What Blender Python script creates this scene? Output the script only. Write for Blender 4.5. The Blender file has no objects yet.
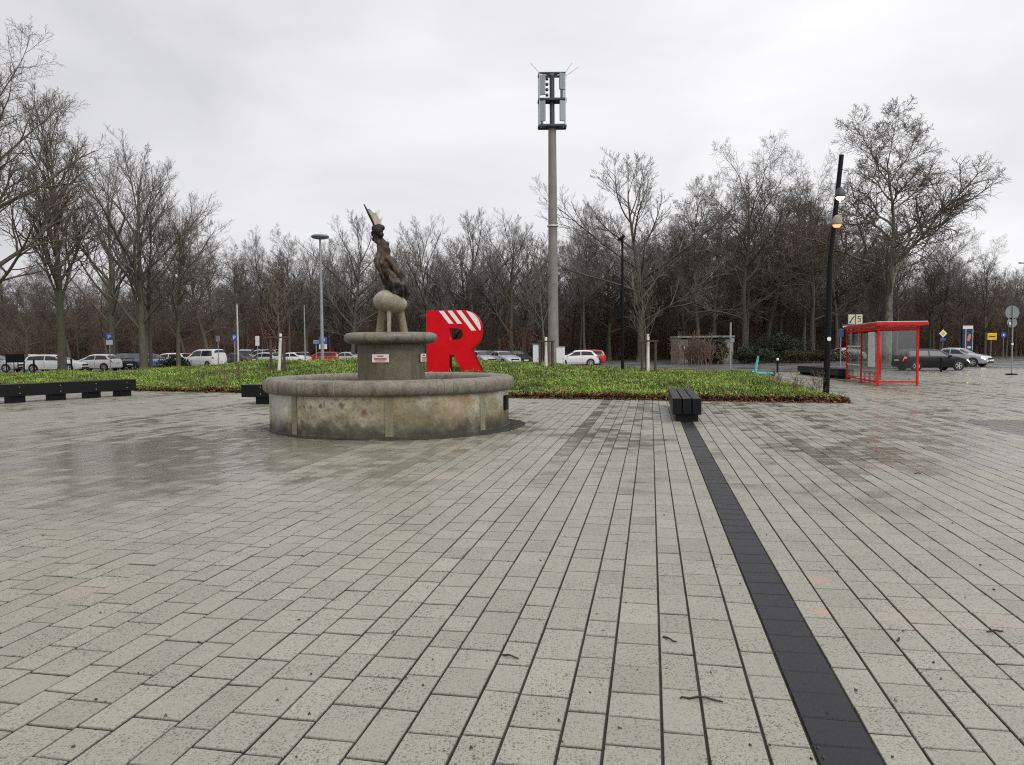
import bpy, math, random
import numpy as np
from mathutils import Vector, Matrix, Euler

random.seed(7)
RNG = np.random.default_rng(11)
S = bpy.context.scene
COL = S.collection
PI = math.pi

# ------------------------------------------------------------------ camera
F, CX, CY, EYE = 740.0, 512.0, 382.5, 1.65
cam_d = bpy.data.cameras.new('camera')
cam = bpy.data.objects.new('camera', cam_d)
COL.objects.link(cam)
cam_d.sensor_width = 36.0
cam_d.lens = F / 1024 * 36.0
cam_d.clip_start, cam_d.clip_end = 0.1, 3000
PITCH, ROLL = math.atan(34 / F), math.radians(-0.48)
CM = Matrix.Rotation(PI / 2 - PITCH, 3, 'X') @ Matrix.Rotation(ROLL, 3, 'Z')
cam.matrix_world = Matrix.Translation((0, 0, EYE)) @ CM.to_4x4()
S.camera = cam
CMI = CM.inverted()

def proj(x, y, z):
    v = CMI @ Vector((x, y, z - EYE))
    return CX + F * v.x / -v.z, CY - F * v.y / -v.z

def P(px, py, z=0.0):
    d = CM @ Vector(((px - CX) / F, -(py - CY) / F, -1))
    t = (z - EYE) / d.z
    return Vector((d.x * t, d.y * t, z))

def X(px, Y, z=1.0):
    x = (px - CX) / F * Y
    for _ in range(4):
        x += (px - proj(x, Y, z)[0]) / F * Y
    return x

def Z(py, x, Y):
    z = EYE
    for _ in range(4):
        z -= (py - proj(x, Y, z)[1]) / F * Y
    return z

# ------------------------------------------------------------------ materials
def nt(name):
    m = bpy.data.materials.new(name)
    m.use_nodes = True
    return m, m.node_tree.nodes, m.node_tree.links, m.node_tree.nodes['Principled BSDF']

def mixc(n, l, fac, a, b, mode='MIX'):
    x = n.new('ShaderNodeMix')
    x.data_type = 'RGBA'
    x.blend_type = mode
    for sock, v in ((0, fac), (6, a), (7, b)):
        if isinstance(v, (int, float)):
            x.inputs[sock].default_value = v
        elif isinstance(v, tuple):
            x.inputs[sock].default_value = (*v, 1) if len(v) == 3 else v
        else:
            l.new(v, x.inputs[sock])
    return x.outputs[2]

def noise(n, l, scale, detail=4, rough=0.55, vec=None, dist=0.0):
    x = n.new('ShaderNodeTexNoise')
    x.inputs['Scale'].default_value = scale
    x.inputs['Detail'].default_value = detail
    x.inputs['Roughness'].default_value = rough
    x.inputs['Distortion'].default_value = dist
    if vec is not None:
        l.new(vec, x.inputs['Vector'])
    return x.outputs['Fac']

def mapr(n, l, v, a, b, c=0.0, d=1.0):
    x = n.new('ShaderNodeMapRange')
    x.inputs[1].default_value, x.inputs[2].default_value = a, b
    x.inputs[3].default_value, x.inputs[4].default_value = c, d
    x.clamp = True
    l.new(v, x.inputs[0])
    return x.outputs[0]

def math_(n, l, op, a, b=None):
    x = n.new('ShaderNodeMath')
    x.operation = op
    for i, v in enumerate((a, b)):
        if v is None:
            continue
        if isinstance(v, (int, float)):
            x.inputs[i].default_value = v
        else:
            l.new(v, x.inputs[i])
    return x.outputs[0]

def bump(n, l, b, h, strength=0.3, dist=0.01):
    x = n.new('ShaderNodeBump')
    x.inputs['Strength'].default_value = strength
    x.inputs['Distance'].default_value = dist
    l.new(h, x.inputs['Height'])
    l.new(x.outputs['Normal'], b.inputs['Normal'])

def objco(n):
    return n.new('ShaderNodeTexCoord').outputs['Object']

def worldco(n):
    return n.new('ShaderNodeNewGeometry').outputs['Position']

def scaleco(n, l, v, s):
    x = n.new('ShaderNodeVectorMath')
    x.operation = 'MULTIPLY'
    l.new(v, x.inputs[0])
    x.inputs[1].default_value = s
    return x.outputs[0]

def simple(name, c, rough=0.5, metal=0.0, var=0.15, scale=6.0, coat=0.0, spec=0.5):
    m, n, l, b = nt(name)
    f = noise(n, l, scale, 5, 0.6, objco(n))
    lo = tuple(v * (1 - var) for v in c)
    hi = tuple(min(1, v * (1 + var)) for v in c)
    l.new(mixc(n, l, mapr(n, l, f, 0.3, 0.7), lo, hi), b.inputs['Base Color'])
    l.new(mapr(n, l, f, 0.3, 0.7, rough * 0.8, min(1, rough * 1.2)), b.inputs['Roughness'])
    b.inputs['Metallic'].default_value = metal
    b.inputs['Coat Weight'].default_value = coat
    b.inputs['Specular IOR Level'].default_value = spec
    return m

def emit(name, c, strength):
    m, n, l, b = nt(name)
    b.inputs['Base Color'].default_value = (*c, 1)
    b.inputs['Emission Color'].default_value = (*c, 1)
    b.inputs['Emission Strength'].default_value = strength
    return m

M = {}
M['black'] = simple('black_paint', (0.007, 0.007, 0.008), 0.5, spec=0.15)
M['bench_black'] = simple('black_stained_timber', (0.006, 0.006, 0.0065), 0.42, var=0.35, scale=9, spec=0.22)
M['grey_metal'] = simple('galvanised_steel', (0.30, 0.31, 0.32), 0.45, 0.5)
M['pale_metal'] = simple('pale_steel', (0.55, 0.55, 0.52), 0.45, 0.2)
M['dark_metal'] = simple('dark_steel', (0.06, 0.065, 0.075), 0.5, 0.3)
M['mast'] = simple('mast_concrete', (0.20, 0.19, 0.175), 0.8, var=0.2, scale=1.2)
M['red'] = simple('red_shelter_paint', (0.66, 0.012, 0.010), 0.4, var=0.1, spec=0.25)
M['red_letter'] = simple('red_letter_paint', (0.60, 0.003, 0.010), 0.45, var=0.10, scale=2, spec=0.15)
M['white'] = simple('white_paint', (0.78, 0.77, 0.74), 0.5, var=0.05)
M['rubber'] = simple('tyre_rubber', (0.015, 0.015, 0.015), 0.8)
M['alloy'] = simple('wheel_alloy', (0.5, 0.5, 0.52), 0.35, 0.7)
M['blue_sign'] = simple('blue_sign', (0.02, 0.09, 0.42), 0.4)
M['navy'] = simple('navy_panel', (0.012, 0.022, 0.06), 0.35)
M['yellow_sign'] = simple('yellow_sign', (0.75, 0.50, 0.01), 0.45)
M['panel_white'] = simple('white_panel', (0.62, 0.64, 0.64), 0.4, var=0.06)
M['sign_back'] = simple('grey_sign_back', (0.22, 0.25, 0.26), 0.5, 0.3)
M['wood_stake'] = simple('weathered_stake', (0.07, 0.05, 0.038), 0.85, var=0.4, scale=12)
M['turq'] = simple('turquoise_plastic', (0.10, 0.48, 0.46), 0.4)
M['orange'] = simple('orange_print', (0.65, 0.16, 0.07), 0.5)
M['tail'] = simple('tail_lamp', (0.45, 0.01, 0.015), 0.2)
M['tail_on'] = emit('tail_lamp_lit', (0.9, 0.06, 0.09), 1.2)
M['head'] = simple('headlamp_lens', (0.6, 0.6, 0.6), 0.15)
M['head_on'] = emit('headlamp_lit', (1.0, 0.78, 0.42), 7)
M['lamp_warm'] = emit('lamp_bulb_warm', (1.0, 0.70, 0.32), 9)
M['lamp_red'] = emit('lamp_bulb_red', (1.0, 0.10, 0.05), 6)
M['plate'] = simple('number_plate', (0.7, 0.7, 0.68), 0.4)
M['concrete'] = simple('hut_concrete', (0.24, 0.22, 0.185), 0.85, var=0.3, scale=1.5)
M['asphalt_edge'] = simple('kerb_concrete', (0.27, 0.27, 0.25), 0.7)
M['red_ink'] = simple('red_ink', (0.5, 0.06, 0.06), 0.6)
M['grey_ink'] = simple('dark_ink', (0.05, 0.05, 0.05), 0.6)
M['stick'] = simple('wet_twig', (0.03, 0.022, 0.016), 0.6, var=0.4, scale=30)
M['bark_pole'] = simple('white_limewash', (0.70, 0.68, 0.62), 0.8, var=0.15, scale=10)

def glass_mat(name, tint, gloss=0.06, rough=0.05):
    m, n, l, b = nt(name)
    out = n['Material Output']
    n.remove(b)
    t = n.new('ShaderNodeBsdfTransparent')
    t.inputs[0].default_value = (*tint, 1)
    g = n.new('ShaderNodeBsdfGlossy')
    g.inputs['Roughness'].default_value = rough
    fr = n.new('ShaderNodeFresnel')
    fr.inputs[0].default_value = 1.45
    front = math_(n, l, 'SUBTRACT', 1.0, n.new('ShaderNodeNewGeometry').outputs['Backfacing'])
    f = math_(n, l, 'MULTIPLY', math_(n, l, 'ADD', fr.outputs[0], gloss), front)
    mx = n.new('ShaderNodeMixShader')
    l.new(f, mx.inputs[0])
    l.new(t.outputs[0], mx.inputs[1])
    l.new(g.outputs[0], mx.inputs[2])
    l.new(mx.outputs[0], out.inputs[0])
    return m
M['shelter_glass'] = glass_mat('shelter_glass', (0.82, 0.88, 0.87), 0.12)
M['antenna_grey'] = simple('antenna_underlit_grey', (0.30, 0.33, 0.35), 0.5, var=0.08)  # darker grey stands in for panels underlit against the sky
M['dim_blue'] = simple('dim_blue_sign', (0.015, 0.04, 0.13), 0.5)
M['sapling_twig'] = simple('tan_sapling_bark', (0.12, 0.098, 0.074), 0.8, var=0.3, scale=2)

m, n, l, b = nt('car_glass')
b.inputs['Base Color'].default_value = (0.018, 0.022, 0.026, 1)
b.inputs['Roughness'].default_value = 0.06
M['car_glass'] = m

def car_paint(name, c):
    if name in M:
        return M[name]
    dk = max(c) < 0.1
    m, n, l, b = nt(name)
    f = noise(n, l, 3, 3, 0.5, objco(n))
    l.new(mixc(n, l, f, tuple(v * 0.85 for v in c), c), b.inputs['Base Color'])
    b.inputs['Roughness'].default_value = 0.3
    b.inputs['Coat Weight'].default_value = 0.08 if dk else 0.7
    b.inputs['Specular IOR Level'].default_value = 0.2 if dk else 0.5
    b.inputs['Coat Roughness'].default_value = 0.06
    M[name] = m
    return m

# bark ------------------------------------------------------------------
def bark(name, lo, hi, moss, moss_amt, patch=None):
    m, n, l, b = nt(name)
    co = objco(n)
    st = scaleco(n, l, co, (5, 5, 0.9))
    f = noise(n, l, 2.2, 6, 0.65, st)
    c = mixc(n, l, mapr(n, l, f, 0.3, 0.7), lo, hi)
    g = noise(n, l, 0.9, 4, 0.6, co)
    c = mixc(n, l, mapr(n, l, g, 0.62 - 0.3 * moss_amt, 0.8 - 0.3 * moss_amt), c, moss)
    if patch:
        q = noise(n, l, 1.6, 3, 0.5, scaleco(n, l, co, (2, 2, 0.8)))
        c = mixc(n, l, mapr(n, l, q, 0.5, 0.56), c, patch)
    l.new(c, b.inputs['Base Color'])
    b.inputs['Roughness'].default_value = 0.9
    bump(n, l, b, f, 0.6, 0.03)
    return m
M['bark'] = bark('grey_brown_bark', (0.045, 0.037, 0.030), (0.13, 0.112, 0.092), (0.08, 0.08, 0.045), 0.2)
M['bark_moss'] = bark('mossy_bark', (0.045, 0.040, 0.030), (0.13, 0.118, 0.09), (0.085, 0.092, 0.045), 0.55)
M['bark_pale'] = bark('pale_flaking_bark', (0.075, 0.07, 0.052), (0.17, 0.155, 0.12), (0.09, 0.09, 0.06), 0.2, (0.22, 0.205, 0.16))
M['twig'] = simple('twig_bark', (0.12, 0.094, 0.075), 0.9, var=0.35, scale=0.8)
M['twig_grey'] = simple('grey_twig_bark', (0.19, 0.172, 0.158), 0.9, var=0.3, scale=0.8)
M['brush'] = simple('brown_brush', (0.17, 0.115, 0.085), 0.95, var=0.5, scale=0.5)

def attr_mat(name, rough=0.6, spec=0.4, trans=0.0):
    m, n, l, b = nt(name)
    a = n.new('ShaderNodeVertexColor')
    a.layer_name = 'Col'
    l.new(a.outputs[0], b.inputs['Base Color'])
    b.inputs['Roughness'].default_value = rough
    b.inputs['Specular IOR Level'].default_value = spec
    return m
M['leafcol'] = attr_mat('leaf_colour', 0.55)
M['littercol'] = attr_mat('litter_colour', 0.75)

# ------------------------------------------------------------------ mesh builder
class MB:
    def __init__(s):
        s.v, s.f = [], []
    def add(s, vs, fs):
        o = len(s.v)
        s.v += [tuple(p) for p in vs]
        s.f += [tuple(i + o for i in f) for f in fs]
        return s
    def box(s, c, size, rz=0.0, rx=0.0, ry=0.0):
        R = Euler((rx, ry, rz)).to_matrix()
        hx, hy, hz = [q / 2 for q in size]
        vs = [Vector(c) + R @ Vector((x, y, z)) for x in (-hx, hx) for y in (-hy, hy) for z in (-hz, hz)]
        return s.add(vs, [(0, 1, 3, 2), (4, 6, 7, 5), (0, 4, 5, 1), (2, 3, 7, 6), (0, 2, 6, 4), (1, 5, 7, 3)])
    def tube(s, pts, rad, k=8, cap=True, sx=1.0, sy=1.0):
        pts = [Vector(p) for p in pts]
        if isinstance(rad, (int, float)):
            rad = [rad] * len(pts)
        vs, fs = [], []
        for i, p in enumerate(pts):
            d = (pts[min(i + 1, len(pts) - 1)] - pts[max(i - 1, 0)]).normalized()
            up = Vector((0, 1, 0)) if abs(d.y) < 0.9 else Vector((1, 0, 0))
            a = d.cross(up).normalized()
            c = a.cross(d)
            for j in range(k):
                t = 2 * PI * j / k
                vs.append(p + (a * math.cos(t) * sx + c * math.sin(t) * sy) * rad[i])
        for i in range(len(pts) - 1):
            for j in range(k):
                q = (j + 1) % k
                fs.append((i * k + j, i * k + q, (i + 1) * k + q, (i + 1) * k + j))
        if cap:
            fs.append(tuple(range(k - 1, -1, -1)))
            fs.append(tuple((len(pts) - 1) * k + j for j in range(k)))
        return s.add(vs, fs)
    def lathe(s, prof, k=32, c=(0, 0, 0), a0=0.0, a1=2 * PI, closed=True):
        full = abs(a1 - a0 - 2 * PI) < 1e-6
        cols = k if full else k + 1
        vs, fs = [], []
        for j in range(cols):
            t = a0 + (a1 - a0) * j / k
            for r, z in prof:
                vs.append((c[0] + r * math.cos(t), c[1] + r * math.sin(t), c[2] + z))
        n_ = len(prof)
        for j in range(k):
            q = (j + 1) % cols
            for i in range(n_ - 1):
                fs.append((j * n_ + i, q * n_ + i, q * n_ + i + 1, j * n_ + i + 1))
        return s.add(vs, fs)
    def prism(s, poly, z0, z1):
        n_ = len(poly)
        vs = [(x, y, z0) for x, y in poly] + [(x, y, z1) for x, y in poly]
        fs = [tuple(range(n_ - 1, -1, -1)), tuple(range(n_, 2 * n_))]
        fs += [(i, (i + 1) % n_, n_ + (i + 1) % n_, n_ + i) for i in range(n_)]
        return s.add(vs, fs)
    def build(s, name, mat, parent=None, loc=(0, 0, 0), rot=(0, 0, 0), smooth=None, bev=0.0):
        me = bpy.data.meshes.new(name)
        me.from_pydata(s.v, [], s.f)
        me.polygons.foreach_set('use_smooth', [False] * len(me.polygons))
        me.materials.append(mat)
        o = bpy.data.objects.new(name, me)
        COL.objects.link(o)
        o.location, o.rotation_euler = loc, rot
        if parent:
            o.parent = parent
        if bev:
            md = o.modifiers.new('edge', 'BEVEL')
            md.width, md.segments, md.limit_method = bev, 2, 'ANGLE'
        if smooth is not None:
            me.polygons.foreach_set('use_smooth', [True] * len(me.polygons))
            me.set_sharp_from_angle(angle=math.radians(smooth))
        return o

def np_mesh(name, verts, faces, mat, parent=None, cols=None, smooth=False, layer='Col'):
    """verts (n,3), faces (m,k)."""
    me = bpy.data.meshes.new(name)
    nv, (nf, k) = len(verts), faces.shape
    me.vertices.add(nv)
    me.vertices.foreach_set('co', np.asarray(verts, np.float32).ravel())
    me.loops.add(nf * k)
    me.loops.foreach_set('vertex_index', np.asarray(faces, np.int32).ravel())
    me.polygons.add(nf)
    me.polygons.foreach_set('loop_start', np.arange(nf, dtype=np.int32) * k)
    me.polygons.foreach_set('use_smooth', np.full(nf, bool(smooth)))
    me.update(calc_edges=True)
    if cols is not None:
        a = me.color_attributes.new(layer, 'FLOAT_COLOR', 'POINT')
        c4 = np.ones((nv, 4), np.float32)
        c4[:, :3] = cols
        a.data.foreach_set('color', c4.ravel())
    me.materials.append(mat)
    o = bpy.data.objects.new(name, me)
    if parent is not False:
        COL.objects.link(o)
        if parent:
            o.parent = parent
    return o

def tag(o, label=None, cat=None, group=None, kind=None):
    if label: o['label'] = label
    if cat: o['category'] = cat
    if group: o['group'] = group
    if kind: o['kind'] = kind
    return o

def thing(name, label, cat, loc=(0, 0, 0), rz=0.0, group=None):
    o = bpy.data.objects.new(name, None)
    COL.objects.link(o)
    o.empty_display_size = 0.2
    o.location, o.rotation_euler = loc, (0, 0, rz)
    return tag(o, label, cat, group)

def copy_tree(o, parent=None):
    c = o.copy()
    COL.objects.link(c)
    if parent:
        c.parent = parent
    for ch in list(o.children):
        copy_tree(ch, c)
    return c

# ------------------------------------------------------------------ world and light
w = bpy.data.worlds.new('World')
S.world = w
w.use_nodes = True
wn, wl = w.node_tree.nodes, w.node_tree.links
bg = wn['Background']
sky = wn.new('ShaderNodeTexSky')
sky.sky_type = 'NISHITA'
sky.sun_disc = False
SUN_EL, SUN_ROT = math.radians(48), math.radians(150)
sky.sun_elevation, sky.sun_rotation = SUN_EL, SUN_ROT
hs = wn.new('ShaderNodeHueSaturation')
hs.inputs['Saturation'].default_value = 0.25
wl.new(sky.outputs[0], hs.inputs['Color'])
tc = wn.new('ShaderNodeTexCoord').outputs['Generated']
cl = noise(wn, wl, 2.2, 5, 0.5, scaleco(wn, wl, tc, (1, 1, 2.5)), 0.4)
sx_ = wn.new('ShaderNodeSeparateXYZ'); wl.new(tc, sx_.inputs[0])
side = math_(wn, wl, 'ADD', math_(wn, wl, 'MULTIPLY', sx_.outputs[0], 0.42), math_(wn, wl, 'MULTIPLY', sx_.outputs[2], 0.35))
cl = math_(wn, wl, 'ADD', mapr(wn, wl, cl, 0.3, 0.72, 0, 0.5), side)
cloud = mixc(wn, wl, mapr(wn, wl, cl, -0.15, 0.75), (4.9, 4.92, 5.15), (9.2, 9.15, 9.25))
wl.new(mixc(wn, wl, 0.90, hs.outputs[0], cloud), bg.inputs['Color'])
bg.inputs['Strength'].default_value = 0.1
sd = bpy.data.lights.new('sun', 'SUN')
sd.energy, sd.angle, sd.color = 1.5, math.radians(40), (1.0, 0.97, 0.93)
so = bpy.data.objects.new('sun', sd)
COL.objects.link(so)
sdir = Vector((math.sin(SUN_ROT) * math.cos(SUN_EL), math.cos(SUN_ROT) * math.cos(SUN_EL), math.sin(SUN_EL)))
so.rotation_euler = sdir.to_track_quat('Z', 'Y').to_euler()
so.location = (0, 0, 60)
vs = S.view_settings
vs.view_transform, vs.look, vs.gamma, vs.exposure = 'Standard', 'None', 1.0, 0.28
vs.use_curve_mapping = False
S.render.engine = 'CYCLES'
S.cycles.max_bounces, S.cycles.diffuse_bounces, S.cycles.glossy_bounces = 6, 2, 3
S.cycles.transparent_max_bounces = 16
S.cycles.use_denoising = False
S.cycles.filter_width = 1.1
S.cycles.caustics_reflective = S.cycles.caustics_refractive = False

# ------------------------------------------------------------------ ground
RD = Vector((139 / F, 1, 0)).normalized()          # paving rows run this way
RN = Vector((RD.y, -RD.x, 0))                      # across the rows
E0, E1, E2, E3 = (-46, 43.5), (-12.6, 29.8), (0.0, 24.7), (9.75, 21.3)
EDGE = [(-80, 58.0), E0, E1, E2, E3]
BACK = [(-80, 64.0), (-46, 52.0), (-16, 49.0), (2, 48.0), (14.9, 46.0)]

def front_y(x):
    return np.interp(x, [p[0] for p in EDGE], [p[1] for p in EDGE])
def back_y(x):
    return np.interp(x, [p[0] for p in BACK], [p[1] for p in BACK])
def right_x(y):
    return E3[0] + (y - E3[1]) * (14.9 - E3[0]) / (46.0 - E3[1])
CREST = ([-60, -40, -24, -19, -15, -8, -3, 1, 6, 10.5, 15], [0.1, 0.14, 0.27, 0.55, 0.86, 0.92, 0.86, 0.62, 0.28, 0.1, 0.04])
def bank_z(x, y):
    x, y = np.asarray(x, float), np.asarray(y, float)
    fy, by = front_y(x), back_y(x)
    fy = np.where(x > E3[0], 0, fy)
    d1 = np.where(x > E3[0], 99, y - fy)
    d2 = by - y
    d3 = right_x(y) - x
    s = lambda q, w_: np.clip(q / w_, 0, 1) ** 2 * (3 - 2 * np.clip(q / w_, 0, 1))
    c = np.interp(x, *CREST)
    und = 0.05 * np.sin(x * 1.1 + y * 0.7) + 0.04 * np.sin(x * 0.43 - y * 1.3)
    h = 0.06 + c * s(d1, 11.0) + und * s(d1, 3)
    return np.where((d1 < 0) | (d2 < 0) | (d3 < 0), -1.0, h * s(d2, 2.5) * s(d3 + 0.3, 1.6))
def bz(x, y):
    return max(0.0, float(bank_z(x, y)))

def sheet(name, pts, z, mat):
    mb = MB()
    mb.add([(x, y, z) for x, y in pts], [tuple(range(len(pts)))])
    return tag(mb.build(name, mat), kind='structure')

# far ground (leaf covered woodland soil)
m, n, l, b = nt('leaf_covered_soil')
co = worldco(n)
f1, f2 = noise(n, l, 0.25, 5, 0.6, co), noise(n, l, 4.0, 4, 0.7, co)
c = mixc(n, l, f2, (0.030, 0.021, 0.014), (0.085, 0.058, 0.036))
c = mixc(n, l, mapr(n, l, f1, 0.48, 0.62), c, (0.045, 0.055, 0.022))
l.new(c, b.inputs['Base Color'])
b.inputs['Roughness'].default_value = 0.95
bump(n, l, b, f2, 0.8, 0.08)
M['soil'] = m
sheet('ground', [(-900, -100), (900, -100), (900, 1500), (-900, 1500)], -0.03, M['soil'])

# wet asphalt
m, n, l, b = nt('wet_asphalt')
co = worldco(n)
f1, f2, f3 = noise(n, l, 0.35, 5, 0.6, co), noise(n, l, 90, 2, 0.6, co), noise(n, l, 0.06, 3, 0.5, co)
c = mixc(n, l, f2, (0.075, 0.075, 0.078), (0.15, 0.15, 0.152))
c = mixc(n, l, mapr(n, l, f1, 0.35, 0.65, 0, 0.6), c, (0.17, 0.165, 0.16))
l.new(c, b.inputs['Base Color'])
l.new(mapr(n, l, f1, 0.38, 0.6, 0.16, 0.42), b.inputs['Roughness'])
bump(n, l, b, f2, 0.25, 0.004)
M['asphalt'] = m
sheet('road', [(-160, 50), (8, 48.5), (14.9, 46.5), (19, 50.5), (60, 50.5), (260, 56), (260, 88), (60, 86), (24, 80), (18, 66), (-160, 66)], -0.012, M['asphalt'])
sheet('car_park', [(-160, 66.02), (17.9, 66.02), (14, 92), (-160, 98)], -0.016, M['asphalt'])

# plaza: sand-filled joints below, every paver a little bevelled slab above
m, n, l, b = nt('joint_sand')
co = worldco(n)
f = noise(n, l, 5, 5, 0.7, co)
l.new(mixc(n, l, f, (0.010, 0.009, 0.006), (0.032, 0.029, 0.016)), b.inputs['Base Color'])
b.inputs['Roughness'].default_value = 0.8
M['joint'] = m
PLZ = [(-60, -4), (60, -4), (60, 50.4), (19, 50.4), (14.8, 46.3), (6, 48.2), (-2, 44), (-60, 44)]
sheet('plaza_bed', PLZ, -0.006, M['joint'])

FC = P(388, 424, 0)        # refined below: fountain centre
FC = Vector((X(392, 16.02, 0.5), 16.02, 0))
FR = 2.53

def build_plaza():
    rows_u, u = [], -75.0
    k = 0
    strip_u = None
    # dark strip centre line passes the pixel (851,765)
    ps = P(852, 765)
    su = ps.dot(RN)
    # lay rows outward from the strip
    rows = [(su - 0.128, su + 0.128, 2)]
    u = su + 0.128
    i = 0
    while u < 62:
        wd = 0.240 if i % 2 else 0.182
        rows.append((u, u + wd, 0)); u += wd; i += 1
    u = su - 0.128
    i = 0
    while u > -52:
        wd = 0.182 if i % 2 == 0 else 0.240
        rows.append((u - wd, u, 0)); u -= wd; i += 1
    V0, V1, TN, WT, PK = [], [], [], [], []
    rec = []
    rng = np.random.default_rng(5)
    for (a, b_, kind) in rows:
        uc = (a + b_) / 2
        v = 1.0 + rng.uniform(0, 0.3)
        rowwet = rng.normal(0, 0.09)
        rowtone = rng.normal(0, 0.03)
        while v < 60:
            if kind == 2:
                L = 0.24
            else:
                L = (0.24, 0.30, 0.36, 0.42, 0.30)[int(rng.integers(0, 5))]
            cx, cy = RN.x * uc + RD.x * (v + L / 2), RN.y * uc + RD.y * (v + L / 2)
            if cy > 0.8 and abs(cx) < 0.74 * cy + 3.5 and cy < 50.3:
                if not (cy > 47.5 and cx < 19):
                    rec.append((a, b_, v, v + L, kind, rowwet, rowtone, cx, cy))
            v += L
    R = np.array(rec)
    # drop pavers wholly under the bank or under the fountain
    inside = bank_z(R[:, 7], R[:, 8]) > 0.03
    behind = (R[:, 8] > back_y(R[:, 7])) & (R[:, 7] < 14.5)
    under = (R[:, 7] - FC.x) ** 2 + (R[:, 8] - FC.y) ** 2 < (FR - 0.2) ** 2
    R = R[~(inside | under | behind)]
    N = len(R)
    g = 0.0045
    bu, bv = 0.0042, 0.0062
    a, b_, v0, v1 = R[:, 0] + 0.0040, R[:, 1] - 0.0040, R[:, 2] + 0.0048, R[:, 3] - 0.0048
    dz = rng.normal(0, 0.0010, N)
    ring = []
    for (du, dv) in ((0, 0), (1, 0), (1, 1), (0, 1)):
        for ins, z in ((0.0, -0.004), (1.0, 0.004)):
            uu = np.where(du == 0, a + ins * bu, b_ - ins * bu)
            vv = np.where(dv == 0, v0 + ins * bv, v1 - ins * bv)
            tilt = rng.normal(0, 0.0012, N)
            ring.append(np.stack([RN.x * uu + RD.x * vv, RN.y * uu + RD.y * vv, z + dz + tilt * (z > 0)], 1))
    verts = np.stack(ring, 1).reshape(-1, 3)     # order: o0,i0,o1,i1,o2,i2,o3,i3
    base = (np.arange(N) * 8)[:, None]
    q = [[1, 3, 5, 7], [0, 2, 3, 1], [2, 4, 5, 3], [4, 6, 7, 5], [6, 0, 1, 7]]
    faces = np.concatenate([base + np.array(t)[None] for t in q], 0)
    # face winding: RN x RD points down or up?
    if RN.cross(RD).z < 0:
        faces = faces[:, ::-1]
    cx, cy, kind = R[:, 7], R[:, 8], R[:, 4]
    tone = 0.5 + R[:, 6] * 1.5 + rng.normal(0, 0.11, N)
    lf = (np.sin(cx * 0.55 + 1.3 * np.sin(cy * 0.21)) * np.sin(cy * 0.33 + 0.8 * np.sin(cx * 0.4)) * 0.22
          + 0.12 * np.sin(cx * 1.7 + cy * 0.6) * np.sin(cy * 0.9 - cx * 0.5))
    depth = np.clip((cy - 5.5) / 5, 0, 1)
    wet = 0.30 + lf * 0.9 + R[:, 5] * (0.5 + 0.9 * depth) + rng.normal(0, 0.13, N)
    dF = np.hypot(cx - FC.x, cy - FC.y)
    wet += 0.5 * np.exp(-((dF - FR - 0.1) / 0.35) ** 2)
    # damp hollows seen beside the strip
    for (px, py, r, s_) in ((870, 505, 0.9, 0.3), (905, 525, 0.8, 0.3), (600, 440, 1.6, 0.35), (682, 480, 0.5, 0.35), (150, 470, 3.0, 0.42), (60, 520, 1.6, 0.3), (200, 450, 3.0, .3), (250, 500, 1.4, 0.22), (330, 470, 1.4, 0.22), (40, 440, 3.0, .25), (560, 430, 1.5, .2), (860, 455, 1.2, 0.2)):
        p = P(px, py)
        wet += s_ * np.exp(-(((cx - p.x) * 1.3) ** 2 + ((cy - p.y) * 0.8) ** 2) / r ** 2)
    wet *= depth * 0.85 + 0.15
    pink = (rng.random(N) < 0.10) * rng.random(N) * 0.6
    dark = (kind == 2).astype(float)
    # darker field at the right edge
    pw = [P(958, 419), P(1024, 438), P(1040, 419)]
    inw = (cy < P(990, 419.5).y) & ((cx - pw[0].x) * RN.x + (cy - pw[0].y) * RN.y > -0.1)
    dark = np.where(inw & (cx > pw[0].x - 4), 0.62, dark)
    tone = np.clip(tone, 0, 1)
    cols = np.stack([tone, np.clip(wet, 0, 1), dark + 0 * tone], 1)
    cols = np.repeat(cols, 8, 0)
    cols[0::2, 2] = np.maximum(cols[0::2, 2], 0.93)      # arrises darkened so the joints look wider
    m, n, l, b = nt('granite_faced_paver')
    at = n.new('ShaderNodeVertexColor'); at.layer_name = 'Col'
    sp = n.new('ShaderNodeSeparateColor')
    l.new(at.outputs[0], sp.inputs[0])
    T, W_, D = sp.outputs[0], sp.outputs[1], sp.outputs[2]
    co = worldco(n)
    lo, hi = (0.228, 0.224, 0.174), (0.41, 0.404, 0.328)
    c = mixc(n, l, T, lo, hi)
    fine = noise(n, l, 130, 2, 0.7, co)
    c = mixc(n, l, mapr(n, l, fine, 0.38, 0.66, 0, 0.55), c, (0.20, 0.195, 0.165))
    def chip_layer(scale, lo_, hi_, size):
        vo = n.new('ShaderNodeTexVoronoi')
        vo.voronoi_dimensions = '2D'
        vo.inputs['Scale'].default_value = scale
        wob = n.new('ShaderNodeVectorMath'); wob.operation = 'ADD'
        l.new(co, wob.inputs[0])
        dn = n.new('ShaderNodeTexNoise'); dn.inputs['Scale'].default_value = scale * 1.7
        l.new(co, dn.inputs['Vector'])
        l.new(scaleco(n, l, dn.outputs['Color'], (.45 / scale,) * 3), wob.inputs[1])
        l.new(wob.outputs[0], vo.inputs['Vector'])
        vsep = n.new('ShaderNodeSeparateColor')
        l.new(vo.outputs['Color'], vsep.inputs[0])
        cut = mapr(n, l, vsep.outputs[0], lo_, hi_, 0.0, size)
        ch = math_(n, l, 'LESS_THAN', vo.outputs['Distance'], cut)
        return math_(n, l, 'MULTIPLY', ch, mapr(n, l, vsep.outputs[1], 0, 1, 0.45, 1.0))
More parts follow.
